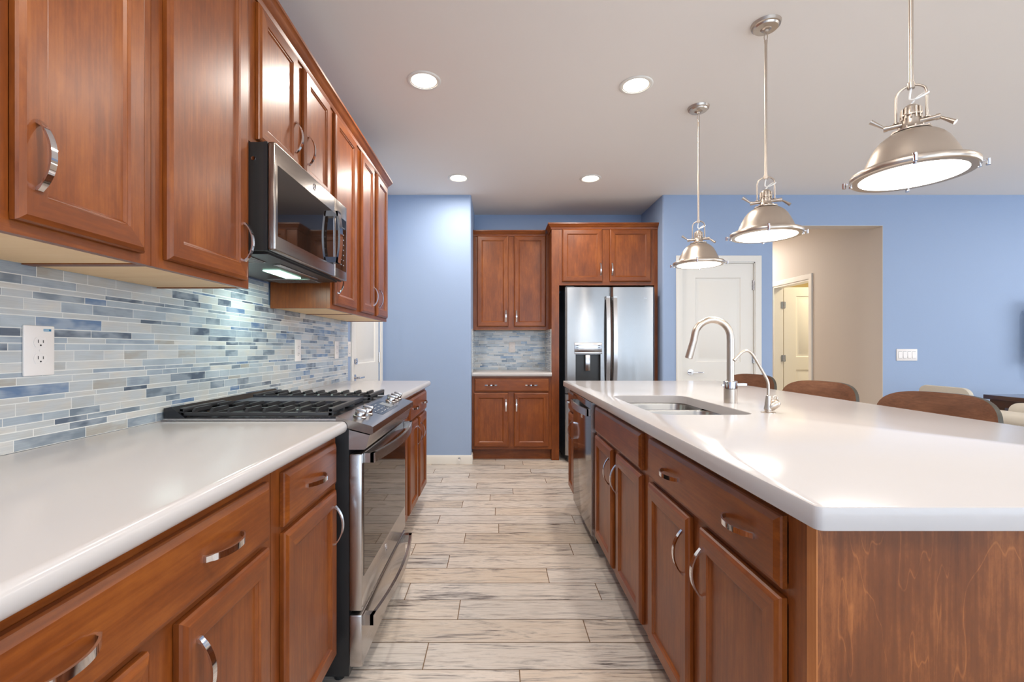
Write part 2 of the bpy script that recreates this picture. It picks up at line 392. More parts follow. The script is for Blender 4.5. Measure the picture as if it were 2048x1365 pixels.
# ------------------------------------------------------------------ room shell
# floor: one sheet of grout with the planks laid over it; joints follow the photograph row by row
fb = MB()
fb.box(-1.30, 8.1, -3.3, 8.6, -0.06, -0.0012, 1)
ROW = 0.1555; PL = 0.914; G = 0.0021
jz = {0: 648, 1: 92, 2: 1035, 3: 288, 4: 1105, 5: 808, 6: 225, 7: 22, 8: 322, 9: 521, 10: 170, 11: 500, 12: 308, 13: 470,
      14: 604, 15: 392, 16: 187, 17: 347, 18: 142, 19: 556, 20: 662}
rr = random.Random(3)
for k in range(-32, 46):
    y0 = 1.8395+(k-2)*ROW; y1 = y0+ROW
    if y1 < -3.3 or y0 > 8.6: continue
    ym = (y0+y1)/2
    j = ((820+jz[k]/2.935)-995)*ym/930 if k in jz else rr.uniform(0, PL)
    x = j-math.ceil((j+1.3)/PL)*PL
    while x < 8.1:
        a = max(x, -1.3); b = min(x+PL, 8.1)
        if b-a > 0.01:
            c = (rr.random(), rr.random(), rr.random(), 1)
            fb.add([(a+G, y0+G, 0), (b-G, y0+G, 0), (b-G, y1-G, 0), (a+G, y1-G, 0)], [(0, 1, 2, 3)], 0, c)
        x += PL
struct(fb.build('floor', ['floor', 'fgrout'], smooth=0, colors=True, fixn=False))

struct(MB().box(-1.35, 8.1, -3.4, 8.6, CEIL, CEIL+0.1).build('ceiling', 'ceil', smooth=0))

def arc(cx, cy, r, a0, a1, n=6): return [(cx+r*math.cos(a0+(a1-a0)*i/n), cy+r*math.sin(a0+(a1-a0)*i/n)) for i in range(n+1)]
# left wall (door hole behind the counter end)
D0, D1, DH = 3.745, 4.60, 2.035
wl = MB()
wl.box(WL-0.13, WL, -3.3, D0, 0, CEIL); wl.box(WL-0.13, WL, D1, 5.6, 0, CEIL); wl.box(WL-0.13, WL, D0, D1, DH, CEIL)
wl.box(WL-0.2, WL-0.13, D0-0.1, D1+0.1, 0, CEIL)
struct(wl.build('wall_left', 'blue', smooth=0))
# back wall: blocks either side of the alcove, the alcove back, the pantry door hole, the hall opening
wb = MB(); R = 0.018; XA, XB, YA = -0.267, 1.665, 5.39
P0, P1, PH = 1.862, 2.596, 2.035
H0, H1, HH = 2.774, 3.883, 2.40
wb.prism([(WL, 5.55), (WL, BACK)]+arc(XA-R, BACK+R, R, -PI/2, 0)+[(XA, 5.55)], 0, CEIL)
wb.box(XA, XB, YA, 5.55, 0, CEIL)
wb.prism([(XB, 5.55)]+arc(XB+R, BACK+R, R, PI, 1.5*PI)+[(P0, BACK), (P0, 5.55)], 0, CEIL)
wb.box(P0, P1, BACK, BACK+0.13, PH, CEIL)
wb.box(P1, H0, BACK, BACK+0.13, 0, CEIL)
wb.box(H0, H1+0.004, BACK, BACK+0.13, HH+0.004, CEIL)
wb.box(H1+0.004, 8.0, BACK, BACK+0.13, 0, CEIL)
struct(wb.build('wall_back', 'blue', smooth=25))
# hall beyond the opening
HD0, HD1, HDH = 5.79, 6.55, 2.03
wh = MB()
wh.box(H1, H1+0.004, BACK+0.0005, BACK+0.13, 0, HH)          # painted reveal
wh.box(H0, H1+0.004, BACK+0.0005, BACK+0.13, HH, HH+0.004)
wh.box(H1, H1+0.13, BACK+0.13, HD0, 0, CEIL); wh.box(H1, H1+0.13, HD1, 8.2, 0, CEIL); wh.box(H1, H1+0.13, HD0, HD1, HDH, CEIL)
wh.box(H0-0.13, H0, BACK+0.13, 8.2, 0, CEIL); wh.box(H0-0.13, H1+0.13, 8.2, 8.33, 0, CEIL)
struct(wh.build('wall_hall', 'taupe', smooth=0))
wr = MB()
wr.box(H1+0.13, 6.2, 7.75, 7.88, 0, CEIL); wr.box(6.2, 6.33, BACK+0.13, 7.88, 0, CEIL)
struct(wr.build('wall_side_room', 'cream', smooth=0))
# right wall with two windows, rear wall with a glazed opening
def wall_holes(name, axis, c0, c1, lo, hi, holes, mat):
    b = MB(); cur = lo
    def put(a, b_, z0, z1):
        if b_-a < 1e-4 or z1-z0 < 1e-4: return
        if axis == 'x': b.box(c0, c1, a, b_, z0, z1)
        else: b.box(a, b_, c0, c1, z0, z1)
    for a, b_, z0, z1 in holes:
        put(cur, a, 0, CEIL); put(a, b_, 0, z0); put(a, b_, z1, CEIL); cur = b_
    put(cur, hi, 0, CEIL)
    return struct(b.build(name, mat, smooth=0))
wall_holes('wall_right', 'x', 8.0, 8.13, -3.3, BACK+0.13, [(-1.4, 0.8, 0.5, 2.3), (1.1, 3.3, 0.5, 2.3)], 'blue')
wall_holes('wall_rear', 'y', -3.33, -3.2, WL-0.13, 8.13, [(-0.4, 5.6, 0.02, 2.4)], 'blue')
def window(n, axis, c, a, b, z0, z1, k):
    f = MB(); t = 0.05; d = 0.035
    def bar(p, q, u, v):
        if axis == 'x': f.box(c-d, c+d, p, q, u, v)
        else: f.box(p, q, c-d, c+d, u, v)
    bar(a, b, z0, z0+t); bar(a, b, z1-t, z1)
    for i in range(k+1):
        x = a+(b-a-t)*i/k; bar(x, x+t, z0+t, z1-t)
    w = struct(f.build('window_%d' % n, 'trim', smooth=0))
    g = MB()
    if axis == 'x': g.box(c-0.003, c+0.003, a+t, b-t, z0+t, z1-t)
    else: g.box(a+t, b-t, c-0.003, c+0.003, z0+t, z1-t)
    g.build('pane', 'glass', w, smooth=0)
    return w
window(1, 'y', -3.265, -0.4, 5.6, 0.02, 2.4, 4)
window(2, 'x', 8.065, -1.4, 0.8, 0.5, 2.3, 2)
window(3, 'x', 8.065, 1.1, 3.3, 0.5, 2.3, 2)

# baseboards
def bbprof(t=0.014, h=0.087): return [(0, 0), (t, 0), (t, h-0.02), (t*0.75, h-0.008), (t*0.5, h), (0, h)]
def sweep(mb, path, prof, side=1, mat=0, closed=False):
    """sweep (out, z) profile along xy path with mitres; out is to the right of travel when side=1"""
    rings = []; n = len(path); P = [Vector(p) for p in path]
    for i, p in enumerate(P):
        dirs = []
        if i > 0: dirs.append((p-P[i-1]).normalized())
        if i < n-1: dirs.append((P[i+1]-p).normalized())
        ns = [Vector((d.y, -d.x))*side for d in dirs]
        if len(ns) == 2:
            b = (ns[0]+ns[1]); b = b/max(b.dot(ns[0]), 1e-6)
        else: b = ns[0]
        rings.append([(p.x+b.x*o, p.y+b.y*o, z) for o, z in prof])
    mb.rings(rings, mat=mat)
    return mb
bb = MB(); sweep(bb, [(WL+0.001, BACK-0.0005), (XA+0.0005, BACK-0.0005), (XA+0.0005, 4.815)], bbprof())
struct(bb.build('baseboard_back', 'trim', smooth=30))
bb = MB(); sweep(bb, [(XB+0.0005, BACK-0.0005), (1.80, BACK-0.0005)], bbprof())
struct(bb.build('baseboard_middle', 'trim', smooth=30))
bb = MB(); sweep(bb, [(H1+0.005, BACK-0.0005), (7.99, BACK-0.0005)], bbprof())
struct(bb.build('baseboard_right', 'trim', smooth=30))

# door leaf with two raised panels: local x = width, y = thickness (front at y=0 facing -y), z up
def panel_leaf(w, h, panels, t=0.04):
    b = MB(); xs = sorted({0, w} | {p[0] for p in panels} | {p[1] for p in panels}); zs = sorted({0, h} | {p[2] for p in panels} | {p[3] for p in panels})
    for i in range(len(xs)-1):
        for j in range(len(zs)-1):
            a, c, d, e = xs[i], xs[i+1], zs[j], zs[j+1]
            if any(abs(p[0]-a) < 1e-6 and abs(p[2]-d) < 1e-6 for p in panels):
                seq = [(0, 0), (0.008, 0.007), (0.022, 0.009), (0.034, 0.009), (0.05, 0.002)]
                rs = [[(a+s, y, d+s), (c-s, y, d+s), (c-s, y, e-s), (a+s, y, e-s)] for s, y in seq]
                b.rings(rs, cap0=False)
            else: b.add([(a, 0, d), (c, 0, d), (c, 0, e), (a, 0, e)], [(0, 1, 2, 3)])
    b.add([(0, 0, 0), (w, 0, 0), (w, t, 0), (0, t, 0), (0, 0, h), (w, 0, h), (w, t, h), (0, t, h)], [(0, 1, 2, 3), (4, 5, 6, 7), (1, 2, 6, 5), (2, 3, 7, 6), (3, 0, 4, 7)])
    return b
def casing(w, h, cw=0.062, t=0.016):
    """three-sided trim round an opening w x h, local front -y"""
    b = MB(); pr = [(0, 0), (0, -t*0.6), (0.012, -t*0.8), (0.03, -t), (cw-0.006, -t), (cw, -t*0.7), (cw, 0)]
    rs = []
    for (px, pz, dx, dz) in ((0, 0, -1, 0), (0, h, -1, 1), (w, h, 1, 1), (w, 0, 1, 0)):
        rs.append([(px+dx*o, y, pz+dz*o) for o, y in pr])
    b.rings(rs); return b
def lever(parent, x, z, dirx, mat='chrome', y=0.0):
    b = MB(); b.cyl((x, y, z), (x, y-0.010, z), 0.031, 0.029, 24); b.cyl((x, y-0.010, z), (x, y-0.045, z), 0.011, n=14)
    b.box(min(x-0.01*dirx, x+0.115*dirx), max(x-0.01*dirx, x+0.115*dirx), y-0.056, y-0.044, z-0.007, z+0.007, bev=0.004)
    return b.build('door_handle', mat, parent)
def hinge(parent, x, z, y=0.0):
    b = MB(); b.cyl((x, y-0.008, z-0.05), (x, y-0.008, z+0.05), 0.008, n=12); b.box(x-0.016, x+0.016, y-0.003, y+0.003, z-0.048, z+0.048)
    return b.build('hinge', 'steel', parent)

# door_1: the white door on the left wall beyond the counter (faces +X)
d1 = struct(panel_leaf(D1-D0-0.006, 2.028, [(0.12, D1-D0-0.126, 1.03, 1.90), (0.12, D1-D0-0.126, 0.18, 0.82)]).build('door_1', 'trim', loc=(WL-0.012, D0+0.003, 0.004), rot=(0, 0, PI/2), smooth=25))
c = casing(D1-D0, 2.037).build('door_casing', 'trim', d1, loc=(-0.003, -0.0125, -0.004))
lever(d1, 0.07, 0.917, 1)
b = MB(); b.cyl((0.07, 0, 1.053), (0.07, -0.022, 1.053), 0.030, 0.027, 24); b.cyl((0.07, -0.022, 1.053), (0.07, -0.026, 1.053), 0.012, n=16); b.build('deadbolt', 'chrome', d1)
for z in (0.30, 1.07, 1.84): hinge(d1, D1-D0-0.004, z)
# door_2: the pantry door in the back wall
d2 = struct(panel_leaf(P1-P0-0.006-0.018, 2.018, [(0.125, P1-P0-0.149, 1.02, 1.875), (0.125, P1-P0-0.149, 0.16, 0.80)]).build('door_2', 'trim', loc=(P0+0.012, BACK+0.012, 0.004), smooth=25))
casing(P1-P0, 2.037).build('door_casing', 'trim', d2, loc=(-0.012, -0.0125, -0.004))
jb = MB(); jb.box(-0.0115, -0.003, -0.012, 0.10, 0, 2.03); jb.box(P1-P0-0.0205, P1-P0-0.0125, -0.012, 0.10, 0, 2.03); jb.box(-0.0115, P1-P0-0.0125, -0.012, 0.10, 2.0205, 2.0305)
jb.build('door_jamb', 'trim', d2, smooth=0)
lever(d2, 0.075, 0.918, 1)
for z in (0.25, 1.06, 1.80): hinge(d2, P1-P0-0.022, z)
# door_3: the open six-panel door of the side room (leaf faces the camera), casing on the hall wall
pan = []
for (a, bq) in ((0.17, 0.34), (0.43, 0.60)):
    pan += [(a, bq, 1.66, 1.90), (a, bq, 1.06, 1.56), (a, bq, 0.22, 0.90)]
pan = [(0.17, 0.60, 1.04, 1.895), (0.17, 0.60, 0.16, 0.86)]
d3 = struct(panel_leaf(0.74, 2.02, pan).build('door_3', 'trim', loc=(H1+0.150, HD1-0.002, 0.004), smooth=25))
cs = casing(HD1-HD0, HDH).build('door_casing', 'trim', d3)
cs.matrix_world = Matrix.Translation((H1-0.0005, HD1, 0)) @ Matrix.Rotation(-PI/2, 4, 'Z')
cs.parent = d3; cs.matrix_parent_inverse = Matrix.Translation((-(H1+0.150), -(HD1-0.002), -0.004))
jb = MB(); ox, oy = -(H1+0.150), -(HD1-0.002)
jb.box(H1+ox, H1+0.13+ox, HD1-0.018+oy, HD1+oy-0.0005, 0, HDH-0.006); jb.box(H1+ox, H1+0.13+ox, HD0+oy+0.0005, HD0+0.018+oy, 0, HDH-0.006)
jb.box(H1+ox, H1+0.13+ox, HD0+0.018+oy, HD1-0.018+oy, HDH-0.024, HDH-0.006)
jb.build('door_jamb', 'trim', d3, smooth=0)
for z in (0.25, 1.02, 1.77):
    h = MB(); h.cyl((-0.016, -0.026, z-0.045), (-0.016, -0.026, z+0.045), 0.008, n=12); h.box(-0.05, -0.018, -0.022, -0.0185, z-0.045, z+0.045)
    h.box(-0.014, 0.02, -0.006, -0.0005, z-0.045, z+0.045); h.build('hinge', 'steel', d3)

# ------------------------------------------------------------------ cabinet pieces (local: x = width, front face frame at y=0 facing -y, z up)
def door_mb(w, h):
    b = MB(); T = 0.019
    seq = [(0, 0), (0, -0.010), (0.003, -0.0145), (0.012, -T), (0.050, -T), (0.0535, -T+0.004), (0.0555, -T+0.0045), (0.061, -T+0.0095)]
    rs = [[(s, y, s), (w-s, y, s), (w-s, y, h-s), (s, y, h-s)] for s, y in seq]
    for k in range(len(rs)-1):
        a, c = rs[k], rs[k+1]
        for i in range(4):
            j = (i+1) % 4; b.add([a[i], a[j], c[j], c[i]], [(0, 1, 2, 3)], 1 if i in (0, 2) else 0)
    b.add(rs[-1], [(0, 1, 2, 3)], 0); b.add(rs[0], [(3, 2, 1, 0)], 0)
    return b
def drawer_mb(w, h):
    b = MB(); T = 0.019
    seq = [(0, 0), (0, -0.009), (0.0025, -0.0125), (0.014, -T)]
    rs = [[(s, y, s), (w-s, y, s), (w-s, y, h-s), (s, y, h-s)] for s, y in seq]
    b.rings(rs); return b
def weld(me):
    bm = bmesh.new(); bm.from_mesh(me); bmesh.ops.remove_doubles(bm, verts=bm.verts, dist=1e-6)
    bmesh.ops.recalc_face_normals(bm, faces=bm.faces); bm.to_mesh(me); bm.free()
    me.polygons.foreach_set('use_smooth', [True]*len(me.polygons)); me.set_sharp_from_angle(angle=math.radians(12))
def handle_mesh():
    Lh = 0.064; n = 22; rings = []; hw = 0.0062
    for i in range(n+1):
        t = -1+2*i/n; o = 0.0045+0.0255*(1-abs(t)**2.2)
        th = 0.0042 if abs(t) < 0.84 else o
        x = Lh*t; inn = max(0.0, o-th); w = hw*(1.0 if abs(t) < 0.9 else 0.85)
        rings.append([(-w, -inn, x), (w, -inn, x), (w, -o, x), (-w, -o, x)])
    b = MB(); b.rings(rings); return b.mesh('handle', ['chrome'], 40)
HANDLE = handle_mesh()
def put_handle(parent, x, z, vert=True, y=-0.0192):
    return link_mesh('handle', HANDLE, parent, (x, y, z), (0, 0 if vert else PI/2, 0))

def cabinet(name, label, loc, rotz, w, depth, z0, z1, doors=(), drawers=(), upper=False, toe=True, stile=0.054, group=None, rails=(), sidepanel=False, y0body=0.019, mids=()):
    t = thing(name, label, 'cabinet', loc, rotz, group)
    bz0 = z0+0.016 if upper else z0
    body = MB()
    if upper:
        body.box(0.0005, w-0.0005, 0.0195, depth, bz0, z1-0.001)
        body.box(0.0005, 0.014, 0.0195, depth, z0+0.001, bz0); body.box(w-0.014, w-0.0005, 0.0195, depth, z0+0.001, bz0)
    elif name == 'sink_cabinet':
        body.box(0.0005, 0.018, 0.0195, depth, z0, z1); body.box(w-0.018, w-0.0005, 0.0195, depth, z0, z1)
        body.box(0.018, w-0.018, depth-0.012, depth, z0, z1); body.box(0.018, w-0.018, 0.0195, depth-0.012, z0, z0+0.016)
    else:
        body.box(0.0005, w-0.0005, 0.0195, depth, z0, z1)
    body.build('body', 'wood', t, smooth=0)
    fr = MB()
    fr.box(0.0003, stile, 0, 0.019, z0, z1, 0); fr.box(w-stile, w-0.0003, 0, 0.019, z0, z1, 0)
    fr.box(stile, w-stile, 0, 0.019, z0, z0+0.036, 1); fr.box(stile, w-stile, 0, 0.019, z1-0.036, z1, 1)
    for r in rails: fr.box(stile, w-stile, 0, 0.019, r-0.019, r+0.019, 1)
    for mx_, a, b_ in mids: fr.box(mx_-0.037, mx_+0.037, 0.0002, 0.019, a, b_, 0)
    fr.build('face_frame', ['wood', 'wood_h'], t, smooth=0)
    if upper:
        MB().box(0.015, w-0.015, 0.0195, depth-0.002, bz0-0.012, bz0-0.001).build('underside_panel', 'maple', t, smooth=0)
    if toe and not upper:
        MB().box(0.001, w-0.001, 0.07, 0.085, 0.0, z0-0.0005).build('toe_kick', 'wood_h', t, smooth=0)
        sp = MB(); sp.box(0.001, w-0.001, 0.086, depth, 0, z0-0.0005); sp.build('plinth', 'wood', t, smooth=0)
    for (x0, x1, a, b_, hs) in doors:
        me = door_mb(x1-x0, b_-a).mesh('door', ['wood', 'wood_h'], 0); weld(me)
        d = link_mesh('door', me, t, (x0, -0.0012, a))
        if hs:
            hx, hz = hs; put_handle(d, hx-x0, hz-a)
    for (x0, x1, a, b_, hs) in drawers:
        me = drawer_mb(x1-x0, b_-a).mesh('drawer', ['wood_h'], 0); weld(me)
        d = link_mesh('drawer', me, t, (x0, -0.0012, a))
        for hx in hs: put_handle(d, hx-x0, (b_-a)/2, vert=False)
    return t

# left run: local x -> +Y, face frame at X = -0.556 (base) / -0.85 (upper)
BX, UX = -0.556, -0.850
BD = 0.600; UD = 0.303
ZD0, ZD1, ZR0, ZR1, ZC = 0.135, 0.692, 0.709, 0.848, 0.873
def base_left(label, ya, yb, doors, drawers, mids=()):
    w = yb-ya
    return cabinet('base_cabinet', label, (BX, ya, 0), PI/2, w, BD, 0.114, ZC,
                   [(a-ya, b-ya, ZD0, ZD1, (h-ya, 0.583) if h else None) for a, b, h in doors],
                   [(a-ya, b-ya, ZR0, ZR1, [q-ya for q in hs]) for a, b, hs in drawers], rails=(0.70,), mids=[(m-ya, 0.12, 0.69) for m in mids])
base_left('brown base cabinet with a wide two-handled drawer over two doors, nearest the bottom left corner', 0.378, 1.140,
          [(0.413, 0.725, 0.685), (0.795, 1.105, 0.833)], [(0.413, 1.105, (0.561, 0.912))], mids=(0.76,))
base_left('narrow brown base cabinet with one drawer and one door, just in front of the range', 1.141, 1.594,
          [(1.185, 1.560, 1.528)], [(1.185, 1.560, (1.372,))])
base_left('narrow brown base cabinet with one drawer and door, just beyond the range', 2.361, 2.8165,
          [(2.395, 2.775, 2.44)], [(2.395, 2.775, (2.585,))])
base_left('brown two-door base cabinet at the far end of the left counter', 2.8175, 3.560,
          [(2.855, 3.155, 3.12), (3.225, 3.525, 3.26)], [(2.855, 3.525, (3.02, 3.36))], mids=(3.19,))
UZ0, UZ1, UDT = 1.367, 2.42, 2.380
def upper_left(label, ya, yb, doors, z0=UZ0, dz0=1.390, hz=1.513, mids=()):
    return cabinet('wall_cabinet', label, (UX, ya, 0), PI/2, yb-ya, UD, z0, UZ1,
                   [(a-ya, b-ya, dz0, UDT, (h-ya, hz)) for a, b, h in doors], upper=True, mids=[(m-ya, z0+0.03, UZ1-0.03) for m in mids])
upper_left('tall orange-brown wall cabinet nearest the top left corner, above the first outlet', 0.378, 1.140, [(0.413, 0.734, 0.70), (0.808, 1.103, 0.84)], mids=(0.771,))
upper_left('tall orange-brown single-door wall cabinet just in front of the microwave', 1.141, 1.587, [(1.180, 1.553, 1.525)])
upper_left('short two-door wall cabinet directly above the microwave', 1.588, 2.3595, [(1.630, 1.944, 1.915), (2.015, 2.322, 2.045)], z0=1.876, dz0=1.899, hz=2.034, mids=(1.98,))
upper_left('tall brown single-door wall cabinet just behind the microwave', 2.3605, 2.8165, [(2.395, 2.755, 2.425)])
upper_left('tall brown two-door wall cabinet at the far end of the left row', 2.8175, 3.560, [(2.864, 3.150, 3.12), (3.230, 3.528, 3.26)], mids=(3.19,))

CROWN = [(0.0, 2.388), (0.006, 2.388), (0.009, 2.396), (0.011, 2.405), (0.018, 2.412), (0.028, 2.424), (0.034, 2.434), (0.040, 2.438), (0.040, 2.450), (0.0, 2.450)]
cr = MB(); sweep(cr, [(UX+0.0005, 0.378), (UX+0.0005, 3.5605), (WL+0.02, 3.5605)], CROWN, side=1)
tag(cr.build('crown_molding', 'wood_y', smooth=30), 'long brown crown molding along the top of the left wall cabinets', 'molding')

# alcove
cabinet('wall_cabinet', 'brown wall cabinet with two tall doors in the alcove, left of the refrigerator', (XA+0.002, 5.085, 0), 0, 0.826, 0.302, 1.367, UZ1,
        [(-0.223+0.265, 0.119+0.265, 1.40, 2.394, (0.092+0.265, 1.515)), (0.180+0.265, 0.528+0.265, 1.40, 2.394, (0.207+0.265, 1.515))], upper=True, mids=[(0.1495+0.265, 1.39, 2.40)])
cabinet('base_cabinet', 'brown base cabinet with one wide drawer and two doors in the alcove beside the refrigerator', (XA+0.002, 4.83, 0), 0, 0.826, 0.556, 0.116, ZC,
        [(-0.246+0.265, 0.112+0.265, 0.140, 0.702, (0.088+0.265, 0.575)), (0.170+0.265, 0.530+0.265, 0.140, 0.702, (0.196+0.265, 0.575))],
        [(-0.240+0.265, 0.533+0.265, 0.714, 0.852, (-0.067+0.265, 0.352+0.265))], rails=(0.707,), mids=[(0.141+0.265, 0.13, 0.70)])
fc = thing('refrigerator_cabinet', 'tall brown cabinet surround with two short doors over the refrigerator', 'cabinet', (0.5625, 4.83, 0), 0)
FW = XB-0.5625-0.002
b = MB(); b.box(0, 0.0775, 0.0, 0.02, 0, UZ1); b.box(0, 0.02, 0.02, 0.555, 0, UZ1); b.build('side_panel', 'wood', fc, smooth=0)
b = MB(); b.box(FW-0.036, FW, 0.0, 0.02, 0, UZ1); b.box(FW-0.02, FW, 0.02, 0.555, 0, UZ1); b.build('side_panel', 'wood', fc, smooth=0)
b = MB(); b.box(0.0205, FW-0.0205, 0.0205, 0.555, 1.822, UZ1-0.001); b.build('body', 'wood', fc, smooth=0)
b = MB(); b.box(0.078, 0.115, 0, 0.02, 1.819, UZ1); b.box(FW-0.075, FW-0.0365, 0, 0.02, 1.819, UZ1)
b.box(0.115, FW-0.075, 0, 0.02, 1.819, 1.86, 1); b.box(0.115, FW-0.075, 0, 0.02, UZ1-0.03, UZ1, 1); b.box(0.525, 0.60, 0.0004, 0.019, 1.86, UZ1-0.03)
b.build('face_frame', ['wood', 'wood_h'], fc, smooth=0)
for x0, x1, hx in ((0.671, 1.087, 1.066), (1.163, 1.592, 1.184)):
    me = door_mb(x1-x0, 0.547).mesh('door', ['wood', 'wood_h'], 0); weld(me)
    d = link_mesh('door', me, fc, (x0-0.5625, -0.0012, 1.854)); put_handle(d, hx-x0, 0.13)
cr = MB(); CR2 = [(o, z+0.004) for o, z in CROWN]
sweep(cr, [(XA+0.001, 5.0845), (0.522, 5.0845)], CROWN)
tag(cr.build('crown_molding', 'wood_h', smooth=30), 'short crown molding on the alcove wall cabinet left of the refrigerator', 'molding')
cr = MB(); sweep(cr, [(0.5620, 5.3), (0.5620, 4.8295), (XB-0.001, 4.8295)], [(o, z+0.012) for o, z in CROWN], side=1)
o = cr.build('crown_molding', 'wood_h', fc, smooth=30); o.location = (-0.5625, -4.83, 0)

# island cabinets: local x -> -Y, face frame X = +0.549
IX = 0.549; IDP = 0.70
def island(name, label, ya, yb, doors, drawers, mids=()):
    w = yb-ya
    return cabinet(name, label, (IX, yb, 0), -PI/2, w, IDP, 0.114, ZC,
                   [(yb-b, yb-a, ZD0, ZD1, (yb-h, 0.583) if h else None) for a, b, h in doors],
                   [(yb-b, yb-a, ZR0, ZR1, [yb-q for q in hs]) for a, b, hs in drawers], rails=(0.70,), mids=[(yb-m, 0.12, 0.69) for m in mids])
def under(o, t):
    o.parent = t; o.matrix_parent_inverse = (Matrix.Translation(t.location) @ Matrix.Rotation(t.rotation_euler.z, 4, 'Z')).inverted()
ISL = island('island_cabinet', 'brown island cabinet nearest the camera with a wide two-handled drawer', 0.823, 1.6885, [(0.879, 1.230, 1.203), (1.299, 1.646, 1.326)], [(0.879, 1.646, (1.019, 1.423))], mids=(1.264,))
island('sink_cabinet', 'brown island sink cabinet with a plain false drawer front, between the wide drawer and dishwasher', 1.6895, 2.578, [(1.731, 2.093, 2.066), (2.172, 2.537, 2.20)], [(1.731, 2.537, ())], mids=(2.132,))
island('island_cabinet', 'small brown cabinet at the far end of the island beyond the dishwasher', 3.2155, 3.520, [(3.25, 3.485, 3.30)], [(3.25, 3.485, (3.37,))])
o = MB().box(0.549, 1.300, 0.797, 0.8215, 0.0, ZC).build('end_panel', 'wood_fig', smooth=0)
under(o, ISL)
ed = MB().box(0.5465, 0.5488, 0.797, 0.8215, 0.0, ZC).build('edge_band', 'wood_edge', o, smooth=0); ed['label'] = 'lighter orange wood edge'
o = MB().box(1.2515, 1.272, 0.8225, 3.520, 0.0, ZC).build('back_panel', 'wood_y', smooth=0)
under(o, ISL)

# ------------------------------------------------------------------ countertops
def bull(front, back, z0, z1, r, out):
    """profile polygon (across, z): rounded nose at 'front', square at 'back'. out = +1 when front > back"""
    pts = [(back, z0), (front-out*r, z0)]
    h = (z1-z0)/2; n = 10
    for i in range(n+1):
        t = -PI/2+PI*i/n; pts.append((front-out*r+out*r*math.cos(t), (z0+z1)/2+h*math.sin(t)))
    pts += [(front-out*r, z1), (back, z1)]
    q = []
    for p in pts:
        if not q or (abs(q[-1][0]-p[0])+abs(q[-1][1]-p[1])) > 1e-6: q.append(p)
    return q
CT = (0.874, 0.914)
o = MB().prism(bull(-0.516, WL+0.0085, *CT, 0.016, 1), 0.30, 1.594, 'y').build('countertop', 'quartz', smooth=50)
tag(o, 'white quartz countertop on the left, between the camera and the range', 'countertop')
o = MB().prism(bull(-0.516, WL+0.0085, *CT, 0.016, 1), 2.361, 3.590, 'y').build('countertop', 'quartz', smooth=50)
tag(o, 'white quartz countertop beyond the range on the left', 'countertop')
o = MB().prism([(p, q) for p, q in bull(4.795, 5.381, *CT, 0.012, -1)], XA+0.0015, 0.5612, 'x').build('countertop', 'quartz', smooth=50)
tag(o, 'short white countertop in the alcove left of the refrigerator', 'countertop')
# island top with the sink opening
IT = (0.506, 1.690, 0.735, 3.591); K = 6
SX0, SX1, SY0, SY1 = 0.600, 0.985, 1.750, 2.480
outer = []
for ins, z in ((0.004, 0.874), (0.001, 0.8755), (0.0, 0.878), (0.0, 0.909), (0.0012, 0.9125), (0.005, 0.914)):
    outer.append(z3(rrect(*IT, 0.014, K, ins), z))
inner = [z3(rrect(SX0, SX1, SY0, SY1, 0.07, K, ins), z) for ins, z in ((0.0, 0.914), (0.002, 0.912), (0.0025, 0.876), (0.0025, 0.874))]
o = MB().rings(outer+inner, closed=True).build('countertop', 'quartz', smooth=40)
tag(o, 'large white quartz island countertop with a sink cut into it', 'countertop')

# sink
t = thing('sink', 'stainless steel double bowl undermount sink in the island', 'sink', (0.79, 2.115, 0.72))
def bowl(y0, y1, rimz):
    b = MB(); x0, x1 = SX0-0.004-0.79, SX1+0.004-0.79; y0 -= 2.115; y1 -= 2.115; zz = -0.72
    prof = [(-0.010, rimz), (0.0, rimz), (0.003, rimz-0.006), (0.008, 0.74), (0.016, 0.722), (0.035, 0.712), (0.09, 0.709)]
    rs = [z3(rrect(x0, x1, y0, y1, 0.075, 6, ins), z+zz) for ins, z in prof]
    b.rings(rs, cap0=False, cap1=True)
    back = [z3(rrect(x0, x1, y0, y1, 0.075, 6, ins-0.0015), z+zz-0.002) for ins, z in prof[1:]]
    b.rings(back, cap0=False, cap1=True)
    return b
for y0, y1 in ((SY0-0.004, 2.190), (2.206, SY1+0.004)):
    o = bowl(y0, y1, 0.8725).build('bowl', 'sinksteel', t, smooth=40, fixn=False)
    cy = (y0+y1)/2-2.115
    d = MB(); d.lathe([(0.0, -0.0085), (0.03, -0.0085), (0.042, -0.0065), (0.045, -0.0085)], (0, cy, 0), 28); d.build('drain', 'chrome', o)

# faucet
t = thing('kitchen_faucet', 'tall brushed nickel gooseneck pull-down faucet behind the sink', 'faucet', (1.072, 2.14, 0.914))
b = MB(); b.lathe([(0.0, 0), (0.0285, 0), (0.0285, 0.064), (0.026, 0.066), (0.0, 0.066)], n=32); b.build('base', 'nickel', t)
b = MB(); b.lathe([(0, 0.067), (0.030, 0.067), (0.030, 0.098), (0.027, 0.100), (0, 0.100)], n=32)
b.box(-0.041, -0.0265, -0.004, 0.004, 0.078, 0.084)
b.prism([(0.022, -0.016), (0.055, -0.019), (0.068, -0.017), (0.073, -0.008), (0.073, 0.008), (0.068, 0.017), (0.055, 0.019), (0.022, 0.016)], 0.081, 0.089)
b.build('lever', 'chrome', t)
pts = [(0, 0, 0.10), (0, 0, 0.24), (0, 0, 0.285)]
for i in range(1, 17):
    a = PI*i/18*1.02; pts.append((-0.083+0.083*math.cos(a), 0, 0.299+0.083*math.sin(a)))
pts += [(-0.170, 0, 0.285), (-0.1765, 0, 0.262)]
b = MB(); b.tube(pts, 0.0155, 20); b.build('spout', 'nickel', t, smooth=60)
